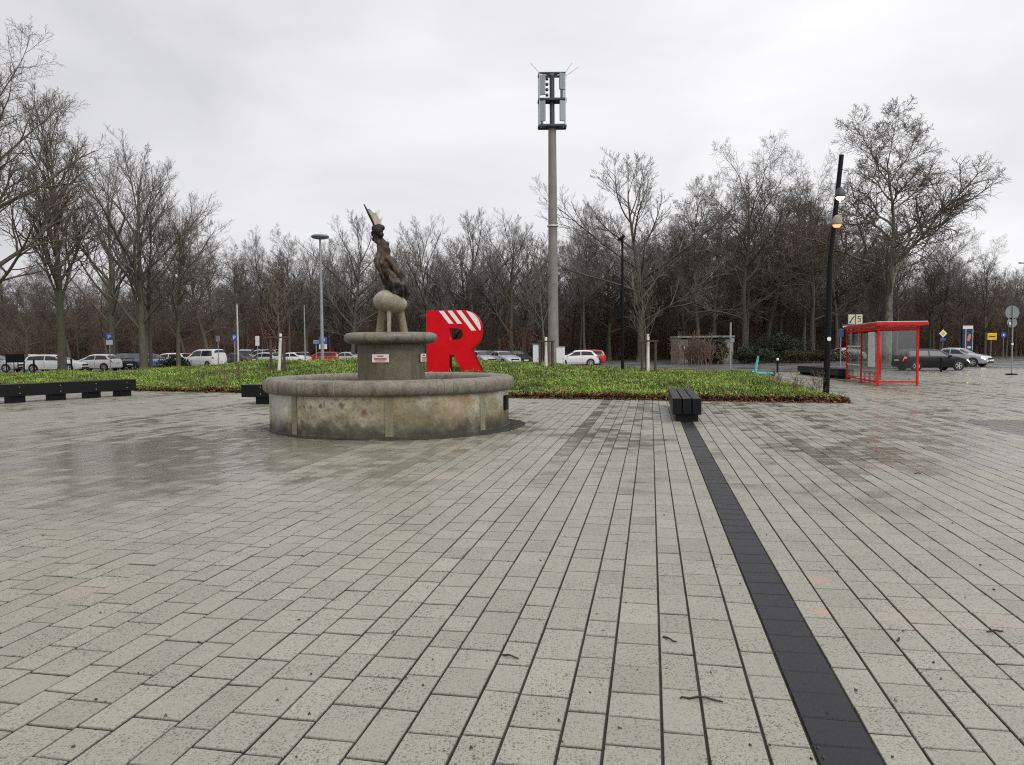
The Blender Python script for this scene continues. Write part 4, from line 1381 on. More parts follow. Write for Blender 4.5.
# local x = short side (to the right), local y = long side (away)
HS = 2.42
pw = 0.085
for (x_, y_) in ((0, 0), (Wd, 0), (0, Lb), (Wd, Lb), (0, Lb * .5)):
    o_ = MB().box((x_, y_, HS / 2), (pw if y_ != Lb * .5 else .06, pw, HS)).build('post', M['red'], sh, bev=.008)
    MB().box((x_, y_, .012), (.2, .2, .022)).build('foot_plate', M['dark_metal'], o_)
MB().box((Wd / 2 + .10, Lb / 2 - .02, HS + .085), (Wd + .46, Lb + .40, .12)).build('roof', M['red'], sh, bev=.015)
MB().box((Wd / 2 + .10, Lb / 2 - .02, HS + .18), (Wd + .40, Lb + .34, .03)).build('roof_cover', M['panel_white'], sh)
rails = [((Wd / 2, 0, .17), (Wd - pw, .05, .06)), ((Wd / 2, 0, HS - .09), (Wd - pw, .06, .10)), ((0, Lb * .25, .17), (.05, Lb * .5 - .09, .06)), ((0, Lb * .75, .17), (.05, Lb * .5 - .09, .06)),
         ((0, Lb * .25, HS - .09), (.06, Lb * .5 - .09, .10)), ((0, Lb * .75, HS - .09), (.06, Lb * .5 - .09, .10)), ((Wd / 2, Lb, .17), (Wd - pw, .05, .06)), ((Wd / 2, Lb, HS - .09), (Wd - pw, .06, .10)),
         ((Wd, Lb / 2, HS - .09), (.06, Lb - pw, .10))]
for c_, s_ in rails:
    MB().box(c_, s_).build('rail', M['red'], sh, bev=.004)
for c_, s_ in (((Wd / 2, 0, 1.24), (Wd - pw - .02, .012, 2.0)), ((0, Lb * .25, 1.24), (.012, Lb * .5 - .1, 2.0)), ((0, Lb * .75, 1.24), (.012, Lb * .5 - .1, 2.0)), ((Wd / 2, Lb, 1.24), (Wd - pw - .02, .012, 2.0))):
    MB().box(c_, s_).build('glass_panel', M['shelter_glass'], sh)
for z_, hh in ((1.62, .06), (1.42, .10), (.78, .05)):       # pale strips painted as reflections on the long glass
    MB().box((-.012, Lb * .75, z_), (.004, Lb * .5 - .12, hh)).build('glass_reflection', M['panel_white'], sh)
MB().box((-.055, Lb * .14, 1.48), (.07, .95, 1.45)).build('timetable_case', M['panel_white'], sh, bev=.015)
st_ = MB()
for i in range(4):
    st_.box((.42, 2.9 + i * .14, .47), (.40, .10, .035))
seat = MB().box((.42, Lb * .55, .47), (.40, 2.2, .04)).build('seat', M['red'], sh, bev=.01)
for y_ in (Lb * .55 - .9, Lb * .55, Lb * .55 + .9):
    MB().box((.42, y_, .225), (.07, .07, .45)).build('seat_leg', M['red'], sh)
for (x_, y_) in ((Wd - .12, .1), (.25, Lb * .2), (.25, Lb * .9), (Wd * .2, .1)):
    MB().box((x_, y_, HS - .02), (.18, .12, .05)).build('ceiling_light', M['panel_white'], sh, bev=.01)

# stop sign boards behind the shelter
Y = 40.0
for px, lab, lean in ((851.5, 'pale stop board behind the shelter roof, the left of the pair with a dark slash', 1), (859, 'pale stop board behind the shelter roof showing a number 5', 0)):
    x_ = X(px, Y, 3)
    zt, zb_ = Z(314.5, x_, Y), Z(324, x_, Y)
    o_ = thing('stop_sign', lab, 'bus stop sign', (x_, Y, 0))
    MB().tube([(0, .05, -.1), (0, .05, zt)], .035, 8).build('post', M['grey_metal'], o_)
    MB().box((0, 0, (zt + zb_) / 2), (.36, .04, zt - zb_)).build('board', simple('cream_board', (0.5, 0.5, 0.36), .5), o_, bev=.01)
    ink = MB()
    zc_ = (zt + zb_) / 2
    if lean:
        ink.box((.02, -.024, zc_), (.06, .004, .42), ry=.6)
        ink.box((-.08, -.024, zc_ - .16), (.12, .004, .05))
    else:
        for (dx, dz, w_, h2) in ((0, .15, .16, .04), (-.06, .09, .04, .10), (0, .03, .16, .04), (.06, -.04, .04, .12), (0, -.10, .16, .04)):
            ink.box((dx, -.024, zc_ + dz), (w_, .004, h2))
    ink.build('lettering', M['grey_ink'], o_)
x_ = X(848, 38.6, 3)
o_ = thing('stop_sign', 'blue and white name strip behind the left end of the shelter roof', 'bus stop sign', (x_, 38.6, 0))
zt = Z(324, x_, 38.6)
MB().tube([(0, .05, -.1), (0, .05, zt)], .035, 8).build('post', M['grey_metal'], o_)
MB().box((0, 0, zt - .05), (.62, .04, .10)).build('board', M['dim_blue'], o_, bev=.006)
MB().box((.02, -.003, zt - .14), (.58, .04, .07)).build('white_strip', M['panel_white'], o_, bev=.004)
x_ = X(841, 50, 2)
o_ = thing('traffic_sign', 'small dark blue sign left of the bus shelter', 'road sign', (x_, 50, 0))
zt = Z(333, x_, 50)
MB().tube([(0, .04, -.1), (0, .04, zt + .3)], .03, 8).build('post', M['grey_metal'], o_)
MB().box((0, 0, zt), (.36, .03, .50)).build('board', M['dim_blue'], o_, bev=.02)

# ------------------------------------------------------------------ road signs
def disc_sign(mb, r_, z_, y_=-.03, k=28):
    return mb.lathe([(0, -.012), (r_, -.012), (r_, .012), (0, .012)], k)
p = P(1011.5, 375)
o_ = thing('traffic_sign', 'two grey round sign backs on a post with a dark foot plate', 'road sign', p)
h_ = Z(306, p.x, p.y)
MB().tube([(0, 0, 0), (0, 0, h_)], .032, 10).build('post', M['grey_metal'], o_, smooth=50)
for py, r_ in ((312.5, .375), (322.6, .27)):
    s_ = disc_sign(MB(), r_, 0).build('sign_plate', M['sign_back'], o_, (0, .05, Z(py, p.x, p.y)), (PI / 2, 0, 0))
MB().box((-.14, -.0, Z(323.5, p.x, p.y)), (.09, .03, .12)).build('sticker', M['white'], o_)
MB().box((0, 0, Z(344, p.x, p.y)), (.085, .085, .10)).build('clamp', M['white'], o_)
MB().lathe([(0, 0.0), (.30, 0.0), (.27, .07), (0.05, .10), (0, .10)], 20).build('foot_plate', M['black'], o_, smooth=30)

Y = 88.0
x_ = X(943, Y, 2)
o_ = thing('traffic_sign', 'yellow and white priority diamond with a blue plate below', 'road sign', (x_, Y, 0))
zc_ = Z(333.5, x_, Y)
MB().tube([(0, .04, -.1), (0, .04, zc_ + .4)], .035, 8).build('post', M['grey_metal'], o_)
MB().box((0, 0, zc_), (.68, .02, .68), ry=PI / 4).build('diamond', M['white'], o_, bev=.008)
MB().box((0, -.014, zc_), (.40, .01, .40), ry=PI / 4).build('diamond_centre', M['yellow_sign'], o_)
MB().box((0, 0, zc_ - .72), (.62, .03, .32)).build('sign_plate', M['blue_sign'], o_, bev=.01)

Y = 80.0
x_ = X(967, Y, 2)
o_ = thing('advertising_pillar', 'dark blue illuminated advertising board with white header beyond the road', 'advertising board', (x_, Y, 0), .1)
zt, zb_ = Z(325.5, x_, Y), Z(352, x_, Y)
MB().box((0, 0, zb_ / 2), (.35, .18, zb_ + .1)).build('foot', M['dark_metal'], o_)
MB().box((0, 0, (zt + zb_) / 2), (1.22, .22, zt - zb_)).build('board', M['navy'], o_, bev=.02)
MB().box((0, -.006, zt - .2), (1.19, .22, .36)).build('header', M['panel_white'], o_, bev=.01)
MB().box((-.24, -.118, (zt + zb_) / 2 - .1), (.07, .02, zt - zb_ - .5)).build('divider', M['panel_white'], o_)
MB().box((.57, -.118, (zt + zb_) / 2 - .1), (.05, .02, zt - zb_ - .6)).build('divider', M['panel_white'], o_)
pic = MB()
for (dx, dz, rx, rz_) in ((.16, .15, .20, .22), (.22, .40, .16, .12), (.08, -.1, .17, .16)):
    pic.add([(dx + rx * math.cos(t), -.116 - dz * .004, (zt + zb_) / 2 + dz + rz_ * math.sin(t)) for t in np.linspace(0, 2 * PI, 16, endpoint=False)], [tuple(range(16))])
pic.build('poster_motif', M['orange'], o_)
MB().box((.18, -.116, zb_ + .50), (.42, .01, .20)).build('poster_strip', M['panel_white'], o_)

Y = 92.0
x_ = X(992, Y, 2)
o_ = thing('place_sign', 'yellow town sign on a single post at the wood edge', 'place sign', (x_, Y, 0))
zt, zb_ = Z(333, x_, Y), Z(340, x_, Y)
MB().tube([(-.1, .05, -.1), (-.1, .05, zb_)], .05, 8).build('post', M['grey_metal'], o_)
MB().box((0, 0, (zt + zb_) / 2), (1.15, .04, zt - zb_)).build('board', M['yellow_sign'], o_, bev=.02)
MB().box((0, -.024, (zt + zb_) / 2), (.82, .005, .16)).build('lettering', M['grey_ink'], o_)
x_ = X(1003.5, Y, 2)
o_ = thing('traffic_sign', 'small round blue sign right of the yellow town sign', 'road sign', (x_, Y, 0))
zc_ = Z(335, x_, Y)
MB().tube([(0, .04, -.1), (0, .04, zc_)], .035, 8).build('post', M['grey_metal'], o_)
disc_sign(MB(), .33, 0).build('sign_plate', M['blue_sign'], o_, (0, 0, zc_), (PI / 2, 0, 0))
MB().box((0, -.016, zc_), (.16, .006, .26)).build('pictogram', M['white'], o_)

def parking_sign(px, top, Y, w_, h_, label, lower=True, mat='blue_sign'):
    x_ = X(px, Y, 2)
    o_ = thing('parking_sign', label, 'road sign', (x_, Y, 0))
    zt = Z(top, x_, Y)
    MB().tube([(0, .04, -.1), (0, .04, zt)], .04, 8).build('post', M['grey_metal'], o_)
    MB().box((0, 0, zt - h_ / 2), (w_, .03, h_)).build('sign_plate', M[mat], o_, bev=.02)
    if lower:
        MB().box((0, 0, zt - h_ - .22), (w_, .03, .40)).build('lower_plate', M['panel_white'], o_, bev=.01)
    if mat == 'blue_sign':
        mb = MB()
        a, hh = w_ * .11, h_ * .6
        mb.box((-w_ * .14, -.018, zt - h_ / 2), (a, .005, hh))
        for dz in (hh / 2 - a / 2, -.02):
            mb.box((w_ * .06, -.018, zt - h_ / 2 + dz), (w_ * .3, .005, a))
        mb.box((w_ * .2, -.018, zt - h_ / 2 + hh * .22), (a, .005, hh * .5))
        mb.build('pictogram', M['white'], o_)
    return o_
parking_sign(109.5, 333.5, 62, .55, .52, 'blue and white parking sign left of the twin tree trunks')
parking_sign(218, 336, 64, .34, .5, 'narrow grey sign above the white van', False, 'sign_back')
parking_sign(234.5, 334.5, 66, .45, .55, 'narrow blue sign left of the pale pole', False)
parking_sign(257.5, 336, 70, .38, .5, 'white sign with a grey lower plate between pale pole and tree guard', True, 'panel_white')
parking_sign(323, 337, 64, .70, .62, 'blue parking sign at the foot of the mushroom lamp')
parking_sign(316, 340, 66, .5, .35, 'grey direction plate left of the blue parking sign', False, 'sign_back')

for px, top, bot, w_, Y, lab in ((536, 344.5, 361, 6.2, 50, 'tall white blank board left of the staked sapling'), (560.5, 347, 359, 8.5, 56, 'low white cabinet in front of the white hatchback')):
    x_ = X(px, Y, 1)
    o_ = thing('cabinet', lab, 'utility cabinet', (x_, Y, 0))
    zt, zb_ = Z(top, x_, Y), Z(bot + 6, x_, Y)
    MB().box((0, 0, zt / 2 - .1), (w_ / F * Y, .35, zt + .2)).build('housing', M['panel_white'], o_, bev=.02)
    MB().box((0, 0, zt + .02), (w_ / F * Y + .06, .42, .05)).build('lid', M['sign_back'], o_, bev=.01)
    MB().box((w_ / F * Y * .3, -.185, zt * .5), (.03, .03, .12)).build('handle', M['dark_metal'], o_)

# black notice board among the white cars
Y = 55.0
x_ = X(15, Y, 1)
o_ = thing('notice_board', 'black notice board on thin posts in front of the leftmost cars', 'notice board', (x_, Y, 0))
zt, zb_ = Z(354, x_, Y), Z(362.5, x_, Y)
MB().box((0, 0, (zt + zb_) / 2), (1.35, .10, zt - zb_)).build('board', M['black'], o_, bev=.01)
for dx in (-.66, .66):
    MB().tube([(dx, .02, -.1), (dx, .02, zt + .04)], .04, 8).build('post', M['black'], o_)
for dx in (-.1, .2):
    MB().tube([(dx, .02, -.1), (dx, .02, zb_)], .03, 8).build('stay', M['black'], o_)
for px in (34, 71.5):
    x_ = X(px, 54, .5)
    o_ = MB()
    o_.tube([(0, 0, -.1), (0, 0, 1.15)], .06, 10)
    t_ = thing('bollard', 'dark post between the notice board and the white car' if px < 50 else 'dark post in front of the bonnet of the white hatchback', 'bollard', (x_, 54, bz(x_, 54)))
    o_.build('shaft', M['black'], t_, smooth=50)
    MB().lathe([(0, 1.15), (.065, 1.15), (.055, 1.2), (0, 1.21)], 10).build('cap', M['dark_metal'], t_)

# hut
Y = 74.0
xl, xr = X(678, Y, 1), X(733, Y, 1)
hz_ = Z(337.8, xl, Y)
o_ = thing('concrete_hut', 'flat roofed concrete hut with an open front at the wood edge', 'hut', ((xl + xr) / 2, Y, 0))
wd = xr - xl
MB().box((-wd / 2 + .12, 1.6, hz_ / 2), (.24, 3.4, hz_)).build('side_wall', M['concrete'], o_, bev=.02)
MB().box((wd / 2 - .12, 1.6, hz_ / 2), (.24, 3.4, hz_)).build('side_wall', M['concrete'], o_, bev=.02)
MB().box((0, 3.3, hz_ / 2), (wd - .5, .2, hz_)).build('back_wall', M['concrete'], o_)
MB().box((-wd / 2 + .62, .1, hz_ / 2 - .06), (.74, .22, hz_ - .14)).build('front_wall', M['concrete'], o_, bev=.02)
MB().box((wd / 2 - .9, .1, hz_ / 2 - .06), (1.3, .22, hz_ - .14)).build('front_wall', M['concrete'], o_, bev=.02)
MB().box((0, 1.55, hz_ + .08), (wd + .2, 3.7, .18)).build('roof', M['concrete'], o_, bev=.02)
MB().box((-wd / 2 + .72, -.03, hz_ * .58), (.22, .03, .42)).build('notice_plate', M['white'], o_)

# ------------------------------------------------------------------ tree supports and saplings
def staked(px, base, Y, wpx, top, key, crown_top, label_t, label_s, white_top, tilt=0.0, nst=3, white=True):
    x_ = X(px, Y, 1)
    g = bz(x_, Y)
    h = Z(crown_top, x_, Y) - g
    t = plant('young_tree', key, x_, Y, g, h / PROTO[key][1], label_t, None, rz=0.5, cat='young tree')
    t.rotation_euler.y = tilt
    zt = (Z(white_top, x_, Y) - g) / t.scale.x
    tr_ = PROTO[key][0]['trunk']
    # limewashed lower trunk: a sleeve with real thickness around the stem
    MB().tube([(0, 0, -.1), (0, 0, zt)], [0.085 / t.scale.x, 0.07 / t.scale.x], 10).build('trunk_wrap', M['bark_pole'], t, smooth=50)
    hw = wpx / F * Y / 2
    zz_ = Z(top, x_, Y) - g
    s_ = thing('tree_guard', label_s, 'tree support', (x_, Y, g))
    for i in range(nst):
        a = -PI / 2 + .5 + i * 2 * PI / nst + (.55 if nst == 3 else .35)
        MB().tube([(hw * .85 * math.cos(a), hw * .85 * math.sin(a), -.2), (hw * .85 * math.cos(a), hw * .85 * math.sin(a), zz_ - .02)], .065, 8).build('stake', M['wood_stake'], s_, smooth=50)
    for dy in (-hw * .55, hw * .55):
        MB().box((0, dy, zz_), (hw * 2.1, .04, .08)).build('cross_rail', M['wood_stake'], s_, bev=.005)
    MB().box((-.12, 0, zz_ + .005), (.04, hw * 1.6, .08)).build('cross_rail', M['wood_stake'], s_)
    return t
staked(546, 372, 37, 17, 341.5, 'sapling_a', 228, 'tall slim sapling staked right of the white board', 'dark wooden tree guard around the slim sapling near the mast', 337)
staked(648, 371, 37.5, 18, 341, 'sapling_b', 268, 'wide forked sapling with white wrapped trunk right of the black lamp post', 'dark wooden tree guard around the white wrapped forked sapling', 334)
staked(279, 360, 36, 18, 337.5, 'sapling_b', 258, 'thin leaning sapling with white trunk left of the fountain', 'brown tree guard on the bank left of the fountain', 333.5, tilt=.06)

# ------------------------------------------------------------------ scooter and small posts
p = P(763, 376.5)
s_ = thing('electric_scooter', 'turquoise electric kick scooter parked behind the grass tip', 'scooter', p, math.radians(8))
MB().box((.12, 0, .19), (.92, .19, .13)).build('deck', M['turq'], s_, bev=.02)
MB().tube([(-.36, 0, .16), (-.45, 0, .28), (-.39, 0, .62), (-.28, 0, 1.13)], [.075, .085, .07, .055], 12).build('steering_column', M['turq'], s_, smooth=60)
MB().tube([(-.30, -.28, 1.12), (-.27, 0, 1.15), (-.30, .28, 1.12)], .028, 10).build('handlebar', M['black'], s_, smooth=60)
for x_ in (-.50, .60):
    wv = MB().lathe([(.05, -.035), (.12, -.035), (.135, 0), (.12, .035), (.05, .035)], 20).build('wheel', M['rubber'], s_, (x_, 0, .135), (PI / 2, 0, 0), smooth=40)
    MB().lathe([(0, -.03), (.055, -.03), (.055, .03), (0, .03)], 12).build('hub', M['alloy'], wv)
MB().tube([(-.52, 0, .30), (-.62, 0, .24)], .05, 8).build('mudguard', M['turq'], s_)
MB().tube([(.5, 0, .22), (.68, 0, .27)], .05, 8).build('mudguard', M['black'], s_)
MB().box((.52, .0, .24), (.30, .14, .09)).build('battery_box', M['black'], s_, bev=.02)
for px, py, h_, lab in ((777.5, 373, .78, 'short black post with white cap beside the scooter'), (941, 372, .75, 'short black post in front of the black car'), (718, 371, .5, None)):
    if lab is None:
        continue
    p = P(px, py)
    b_ = thing('bollard', lab, 'bollard', p)
    MB().tube([(0, 0, -.05), (0, 0, h_)], [.06, .055], 12).build('shaft', M['black'], b_, smooth=50)
    MB().lathe([(0, 0), (.075, 0), (.075, .10), (.04, .14), (0, .145)], 12, (0, 0, h_)).build('cap', M['white'] if px < 900 else M['black'], b_, smooth=40)

# sticks fallen on the paving -------------------------------------------
for px, py, L_, rz_, lab in ((510, 658, .11, -.55, 'short straight twig on the paving below the fountain'), (669, 641, .10, -1.0, 'curled twig left of the dark paving strip'),
                             (702, 701, .19, -.25, 'longest twig lying on the paving near the dark strip'), (899, 641, .06, .9, 'tiny curled twig right of the dark strip'),
                             (995, 633, .10, .08, 'flat twig near the right edge of the paving'), (871, 459.5, .22, 0.0, 'dark twig on the far wet paving right of the bench'),
                             (918, 474, .12, .3, 'small twig right of the wet hollow')):
    p = P(px, py)
    q = random.Random(int(px))
    pts = []
    for i in range(6):
        f_ = i / 5 - .5
        pts.append((f_ * L_, (q.gauss(0, .02) * L_ + (L_ * .35 * (f_ ** 2) if 'curl' in lab else 0)), .010 + (.006 if i in (2, 3) else 0)))
    mb = MB().tube(pts, [.004, .0055, .006, .005, .005, .003], 6)
    o_ = mb.build('twig', M['stick'], None, p, (0, 0, rz_), smooth=60)
    tag(o_, lab, 'twig')

# crumbs of bark and leaf blown over the paving
r = np.random.default_rng(91)
px_, py_ = r.uniform(0, 1024, 90), 400 + 365 * r.random(90) ** .8
pp = np.array([P(u, v_)[:] for u, v_ in zip(px_, py_)])
blades(90, pp[:, 0], pp[:, 1], pp[:, 2] - .008, 0.012, 0.04, 0.008, 0.022, 0.05, [(0.05, 0.035, 0.02), (0.09, 0.05, 0.025), (0.03, 0.025, 0.02)], [2, 2, 1], 92, 'debris', M['littercol'])
tag(bpy.data.objects['debris'], 'tiny crumbs of bark and leaf strewn over the paving', 'debris')

# ------------------------------------------------------------------ cars
KINDS = {
    'hatch': dict(L=4.0, W=1.74, H=1.47, top=[(0, .55), (.01, .80), (.035, 1.0), (.10, 1.28), (.17, 1.42), (.30, 1.47), (.45, 1.46), (.54, 1.40), (.74, 1.0), (.80, .95), (.93, .80), (.985, .64), (1, .45)], belt=.93, wr=.31, cab=(.06, .74), ws=(.555, .725), rw=(.045, .125)),
    'estate': dict(L=4.6, W=1.80, H=1.48, top=[(0, .55), (.01, .80), (.02, 1.0), (.055, 1.32), (.09, 1.42), (.25, 1.48), (.45, 1.47), (.55, 1.40), (.73, 1.0), (.80, .94), (.94, .78), (.985, .62), (1, .45)], belt=.94, wr=.32, cab=(.03, .73), ws=(.565, .715), rw=(.024, .075)),
    'suv': dict(L=4.5, W=1.85, H=1.62, top=[(0, .6), (.01, .9), (.025, 1.1), (.08, 1.45), (.13, 1.57), (.28, 1.62), (.46, 1.60), (.56, 1.52), (.72, 1.12), (.80, 1.06), (.94, .92), (.985, .74), (1, .5)], belt=1.04, wr=.36, cab=(.04, .72), ws=(.575, .705), rw=(.03, .10)),
    'sedan': dict(L=4.5, W=1.78, H=1.43, top=[(0, .55), (.01, .86), (.05, .97), (.15, 1.0), (.20, 1.10), (.30, 1.36), (.38, 1.43), (.50, 1.42), (.57, 1.36), (.73, .98), (.80, .92), (.94, .78), (.985, .62), (1, .45)], belt=.92, wr=.31, cab=(.16, .73), ws=(.585, .715), rw=(.21, .30)),
    'van': dict(L=4.4, W=1.83, H=1.84, top=[(0, .6), (.008, 1.0), (.015, 1.5), (.03, 1.72), (.07, 1.81), (.25, 1.84), (.56, 1.82), (.66, 1.70), (.80, 1.18), (.86, 1.08), (.955, .92), (.99, .72), (1, .5)], belt=1.08, wr=.32, cab=(.02, .80), ws=(.675, .785), rw=(.016, .03)),
}
def car(kind, paint, px, Y, head, label, grp='cars in the car park', lit=False, z=0.0, scale=1.0, plates=True):
    K_ = KINDS[kind]
    L, W, H = K_['L'], K_['W'], K_['H']
    t = thing('parked_car' if not lit else 'moving_car', label, 'car', (X(px, Y, .8), Y, z), math.radians(head), grp)
    t.scale = (scale,) * 3
    tx_, tz_ = [q[0] for q in K_['top']], [q[1] for q in K_['top']]
    top = lambda u: float(np.interp(u, tx_, tz_))
    zb0 = .20
    def section(u):
        tp = top(u)
        bl = min(K_['belt'] - .03 + .05 * (1 - u), tp - .035)
        e = min(u, 1 - u)
        w_ = W / 2 * (1 - .20 * max(0, 1 - e / .10) ** 2.2)
        if u > .8: w_ *= 1 - .05 * (u - .8) / .2
        zb_ = zb0 + .10 * max(0, 1 - e / .05)
        cabh = max(0, tp - bl)
        wr_ = w_ * .965 - .30 * cabh if cabh > .1 else w_ * .90
        wr_ = min(wr_, w_ * .9)
        mid = zb_ + (bl - zb_) * .55
        return [(0, zb_), (w_ * .86, zb_), (w_ * .965, zb_ + .07), (w_, mid), (w_ * .985, bl - .06), (w_ * .955, bl), (wr_, tp - min(.07, cabh * .3)), (wr_ * .84, tp - .012), (wr_ * .4, tp + .004), (0, tp + .008)]
    us = sorted(set([0, .004, .012, .03, .06] + tx_ + [i / 28 for i in range(1, 28)] + [.97, .99, .996, 1]))
    us = [u for i, u in enumerate(us) if i == 0 or u - us[i - 1] > .0035]
    secs = [section(u) for u in us]
    ns = len(secs[0])
    full = 2 * ns - 2
    V, Fc = [], []
    for u, s_ in zip(us, secs):
        x_ = (u - .5) * L
        ring = [(x_, -y, z_) for y, z_ in s_] + [(x_, y, z_) for y, z_ in s_[-2:0:-1]]
        V += ring
    for i in range(len(us) - 1):
        for j in range(full):
            q = (j + 1) % full
            Fc.append((i * full + j, i * full + q, (i + 1) * full + q, (i + 1) * full + j))
    Fc += [tuple(range(full - 1, -1, -1)), tuple((len(us) - 1) * full + j for j in range(full))]
    mb = MB().add(V, Fc)
    body_ = mb.build('body', paint, t, smooth=38)
    def surf(u, s):
        sec = section(u)
        i = min(int(s), ns - 2); f_ = s - i
        return sec[i][0] + (sec[i + 1][0] - sec[i][0]) * f_, sec[i][1] + (sec[i + 1][1] - sec[i][1]) * f_
    def patch(name, u0, u1, s0, s1, side, mat, out=.012, nu=8, nsx=5, trim=None):
        vs_, fs_ = [], []
        for a in range(nu + 1):
            for c_ in range(nsx + 1):
                fs = c_ / nsx
                uu0, uu1 = u0, u1
                if trim:
                    uu0, uu1 = u0 + trim[0] * fs, u1 + trim[1] * fs
                u = uu0 + (uu1 - uu0) * a / nu
                y, z_ = surf(u, s0 + (s1 - s0) * fs)
                vs_.append(((u - .5) * L, (y + out) * side, z_ + out * .3))
        for a in range(nu):
            for c_ in range(nsx):
                i = a * (nsx + 1) + c_
                f = (i, i + nsx + 1, i + nsx + 2, i + 1)
                fs_.append(f if side < 0 else f[::-1])
        return MB().add(vs_, fs_).build(name, mat, t)
    def cross_patch(name, u0, u1, mat, out=.015, k=10):
        """windscreen: across the roof part of the section"""
        vs_, fs_ = [], []
        srange = [5.9, 6.3, 6.8, 7.4, 8, 8.6, 9]
        cols_ = [(-1, s) for s in srange] + [(1, s) for s in srange[-2::-1]]
        for a in range(k + 1):
            u = u0 + (u1 - u0) * a / k
            for sd_, s in cols_:
                y, z_ = surf(u, min(s, 8.999))
                vs_.append(((u - .5) * L + (out if u > .5 else -out) * .8, y * sd_, z_ + out))
        nc_ = len(cols_)
        for a in range(k):
            for c_ in range(nc_ - 1):
                i = a * nc_ + c_
                fs_.append((i, i + 1, i + nc_ + 1, i + nc_))
        return MB().add(vs_, fs_).build(name, mat, t, smooth=60)
    c0, c1 = K_['cab']
    for side in (-1, 1):
        rear_slope = .07 if kind in ('hatch', 'suv') else (.14 if kind == 'sedan' else .035)
        midb = c0 + (c1 - c0) * .50
        patch('side_window', c0 + .035, midb - .012, 5.12, 5.86, side, M['car_glass'], trim=(rear_slope, 0))
        patch('side_window', midb + .006, c1 - .045, 5.12, 5.86, side, M['car_glass'], trim=(0, -(c1 - K_['ws'][0]) * .78))
        for ux in (.185, .80):
            x_ = (ux - .5) * L
            wr_ = K_['wr']
            yo = section(ux)[3][0]
            MB().lathe([(wr_ + .055, -.05), (wr_ + .06, .008), (0, .010)], 24).build('wheel_arch', M['rubber'], t, (x_, side * (yo - .0), wr_ + .03), (-side * PI / 2, 0, 0))
            wv = MB().lathe([(wr_ * .60, -.2), (wr_ * .97, -.2), (wr_, -.14), (wr_, -.02), (wr_ * .95, .014), (wr_ * .64, .018)], 26).build('wheel', M['rubber'], t, (x_, side * (yo + .008), wr_), (-side * PI / 2, 0, 0), smooth=40)
            rim_ = MB()
            for i in range(5):
                a = 2 * PI * i / 5
                rim_.box((wr_ * .36 * math.cos(a), wr_ * .36 * math.sin(a), .012), (wr_ * .60, wr_ * .2, .02), rz=a)
            rim_.lathe([(0, .024), (wr_ * .16, .022), (wr_ * .17, .0)], 14)
            rim_.lathe([(wr_ * .60, .0), (wr_ * .62, .024), (wr_ * .69, .022)], 26)
            rim_.build('rim', M['alloy'], wv)
        patch('headlight', .925, .982, 3.75, 4.75, side, M['head_on'] if lit else M['head'], .010, 4, 2)
        patch('tail_light', .008, .05, 3.7, 4.9, side, M['tail_on'] if lit == 2 else M['tail'], .010, 3, 2)
        MB().box(((c1 - .055 - .5) * L, side * (W / 2 + .05), K_['belt'] + .04), (.10, .16, .12)).build('wing_mirror', paint, t, bev=.03)
        patch('door_seam', midb - .004, midb + .001, 2.3, 4.9, side, M['rubber'], .004, 1, 6)
        patch('sill', .26, .73, 1.6, 2.3, side, M['rubber'], .006, 4, 1)
        patch('door_handle', midb - .07, midb - .025, 4.05, 4.2, side, M['dark_metal'], .02, 1, 1)
    cross_patch('windscreen', K_['ws'][0], K_['ws'][1], M['car_glass'])
    cross_patch('rear_window', K_['rw'][0], K_['rw'][1], M['car_glass'])
    MB().box((.5 * L + .002, 0, .60), (.03, W * .5, .12)).build('grille', M['rubber'], t, bev=.01)
    MB().box((.5 * L - .002, 0, .33), (.05, W * .62, .14)).build('bumper_grille', M['rubber'], t, bev=.01)
    MB().box((-.5 * L - .004, 0, .72), (.03, .52, .11)).build('number_plate', M['plate'], t)
    MB().box((.5 * L + .014, 0, .47), (.03, .52, .11)).build('number_plate', M['plate'], t)
    return t
WHITE, SILVER = car_paint('white_car_paint', (0.74, 0.74, 0.73)), car_paint('silver_car_paint', (0.40, 0.42, 0.44))
BLACK, GREY = car_paint('black_car_paint', (0.010, 0.010, 0.013)), car_paint('grey_car_paint', (0.07, 0.075, 0.085))
BLUE, REDC = car_paint('blue_car_paint', (0.012, 0.035, 0.17)), car_paint('red_car_paint', (0.42, 0.012, 0.018))
PALE = car_paint('pale_green_car_paint', (0.45, 0.5, 0.45))
car('hatch', SILVER, -3, 64, 4, 'silver car cut by the left edge of the picture')
car('estate', WHITE, 57, 62, 3, 'white tall car half hidden by the narrow tree trunk')
car('hatch', WHITE, 30, 74, -70, 'white car glimpsed between notice board and tall white car')
car('hatch', WHITE, 96, 65, 176, 'white hatchback facing left beside the narrow tree')
car('estate', GREY, 123, 73, -72, 'dark grey car right of the white hatchback')
car('hatch', BLACK, 135, 70, -75, 'black car behind the mossy twin trunks')
car('hatch', BLUE, 151, 68, -40, 'blue hatchback beside the mossy trunk')
car('estate', WHITE, 167, 80, 178, 'white estate car behind the clipped dark bush')
car('hatch', REDC, 186, 82, 170, 'red car showing above the dark bush')
car('van', WHITE, 205, 72, 152, 'white passenger van facing left in the car park')
car('sedan', GREY, 236, 76, 160, 'dark grey car right behind the white van')
car('van', SILVER, 246, 88, -80, 'silver van far back behind the pale pole')
car('hatch', PALE, 262, 79, 170, 'pale greenish car between pale pole and tree guard')
car('van', WHITE, 262, 92, 175, 'white van at the back row near the white sign')
car('sedan', WHITE, 290, 82, 175, 'white car behind the tree guard on the bank')
car('hatch', SILVER, 303, 86, -75, 'silver car below the thin grey pole')
car('estate', REDC, 321, 84, 178, 'red car under the blue parking sign')
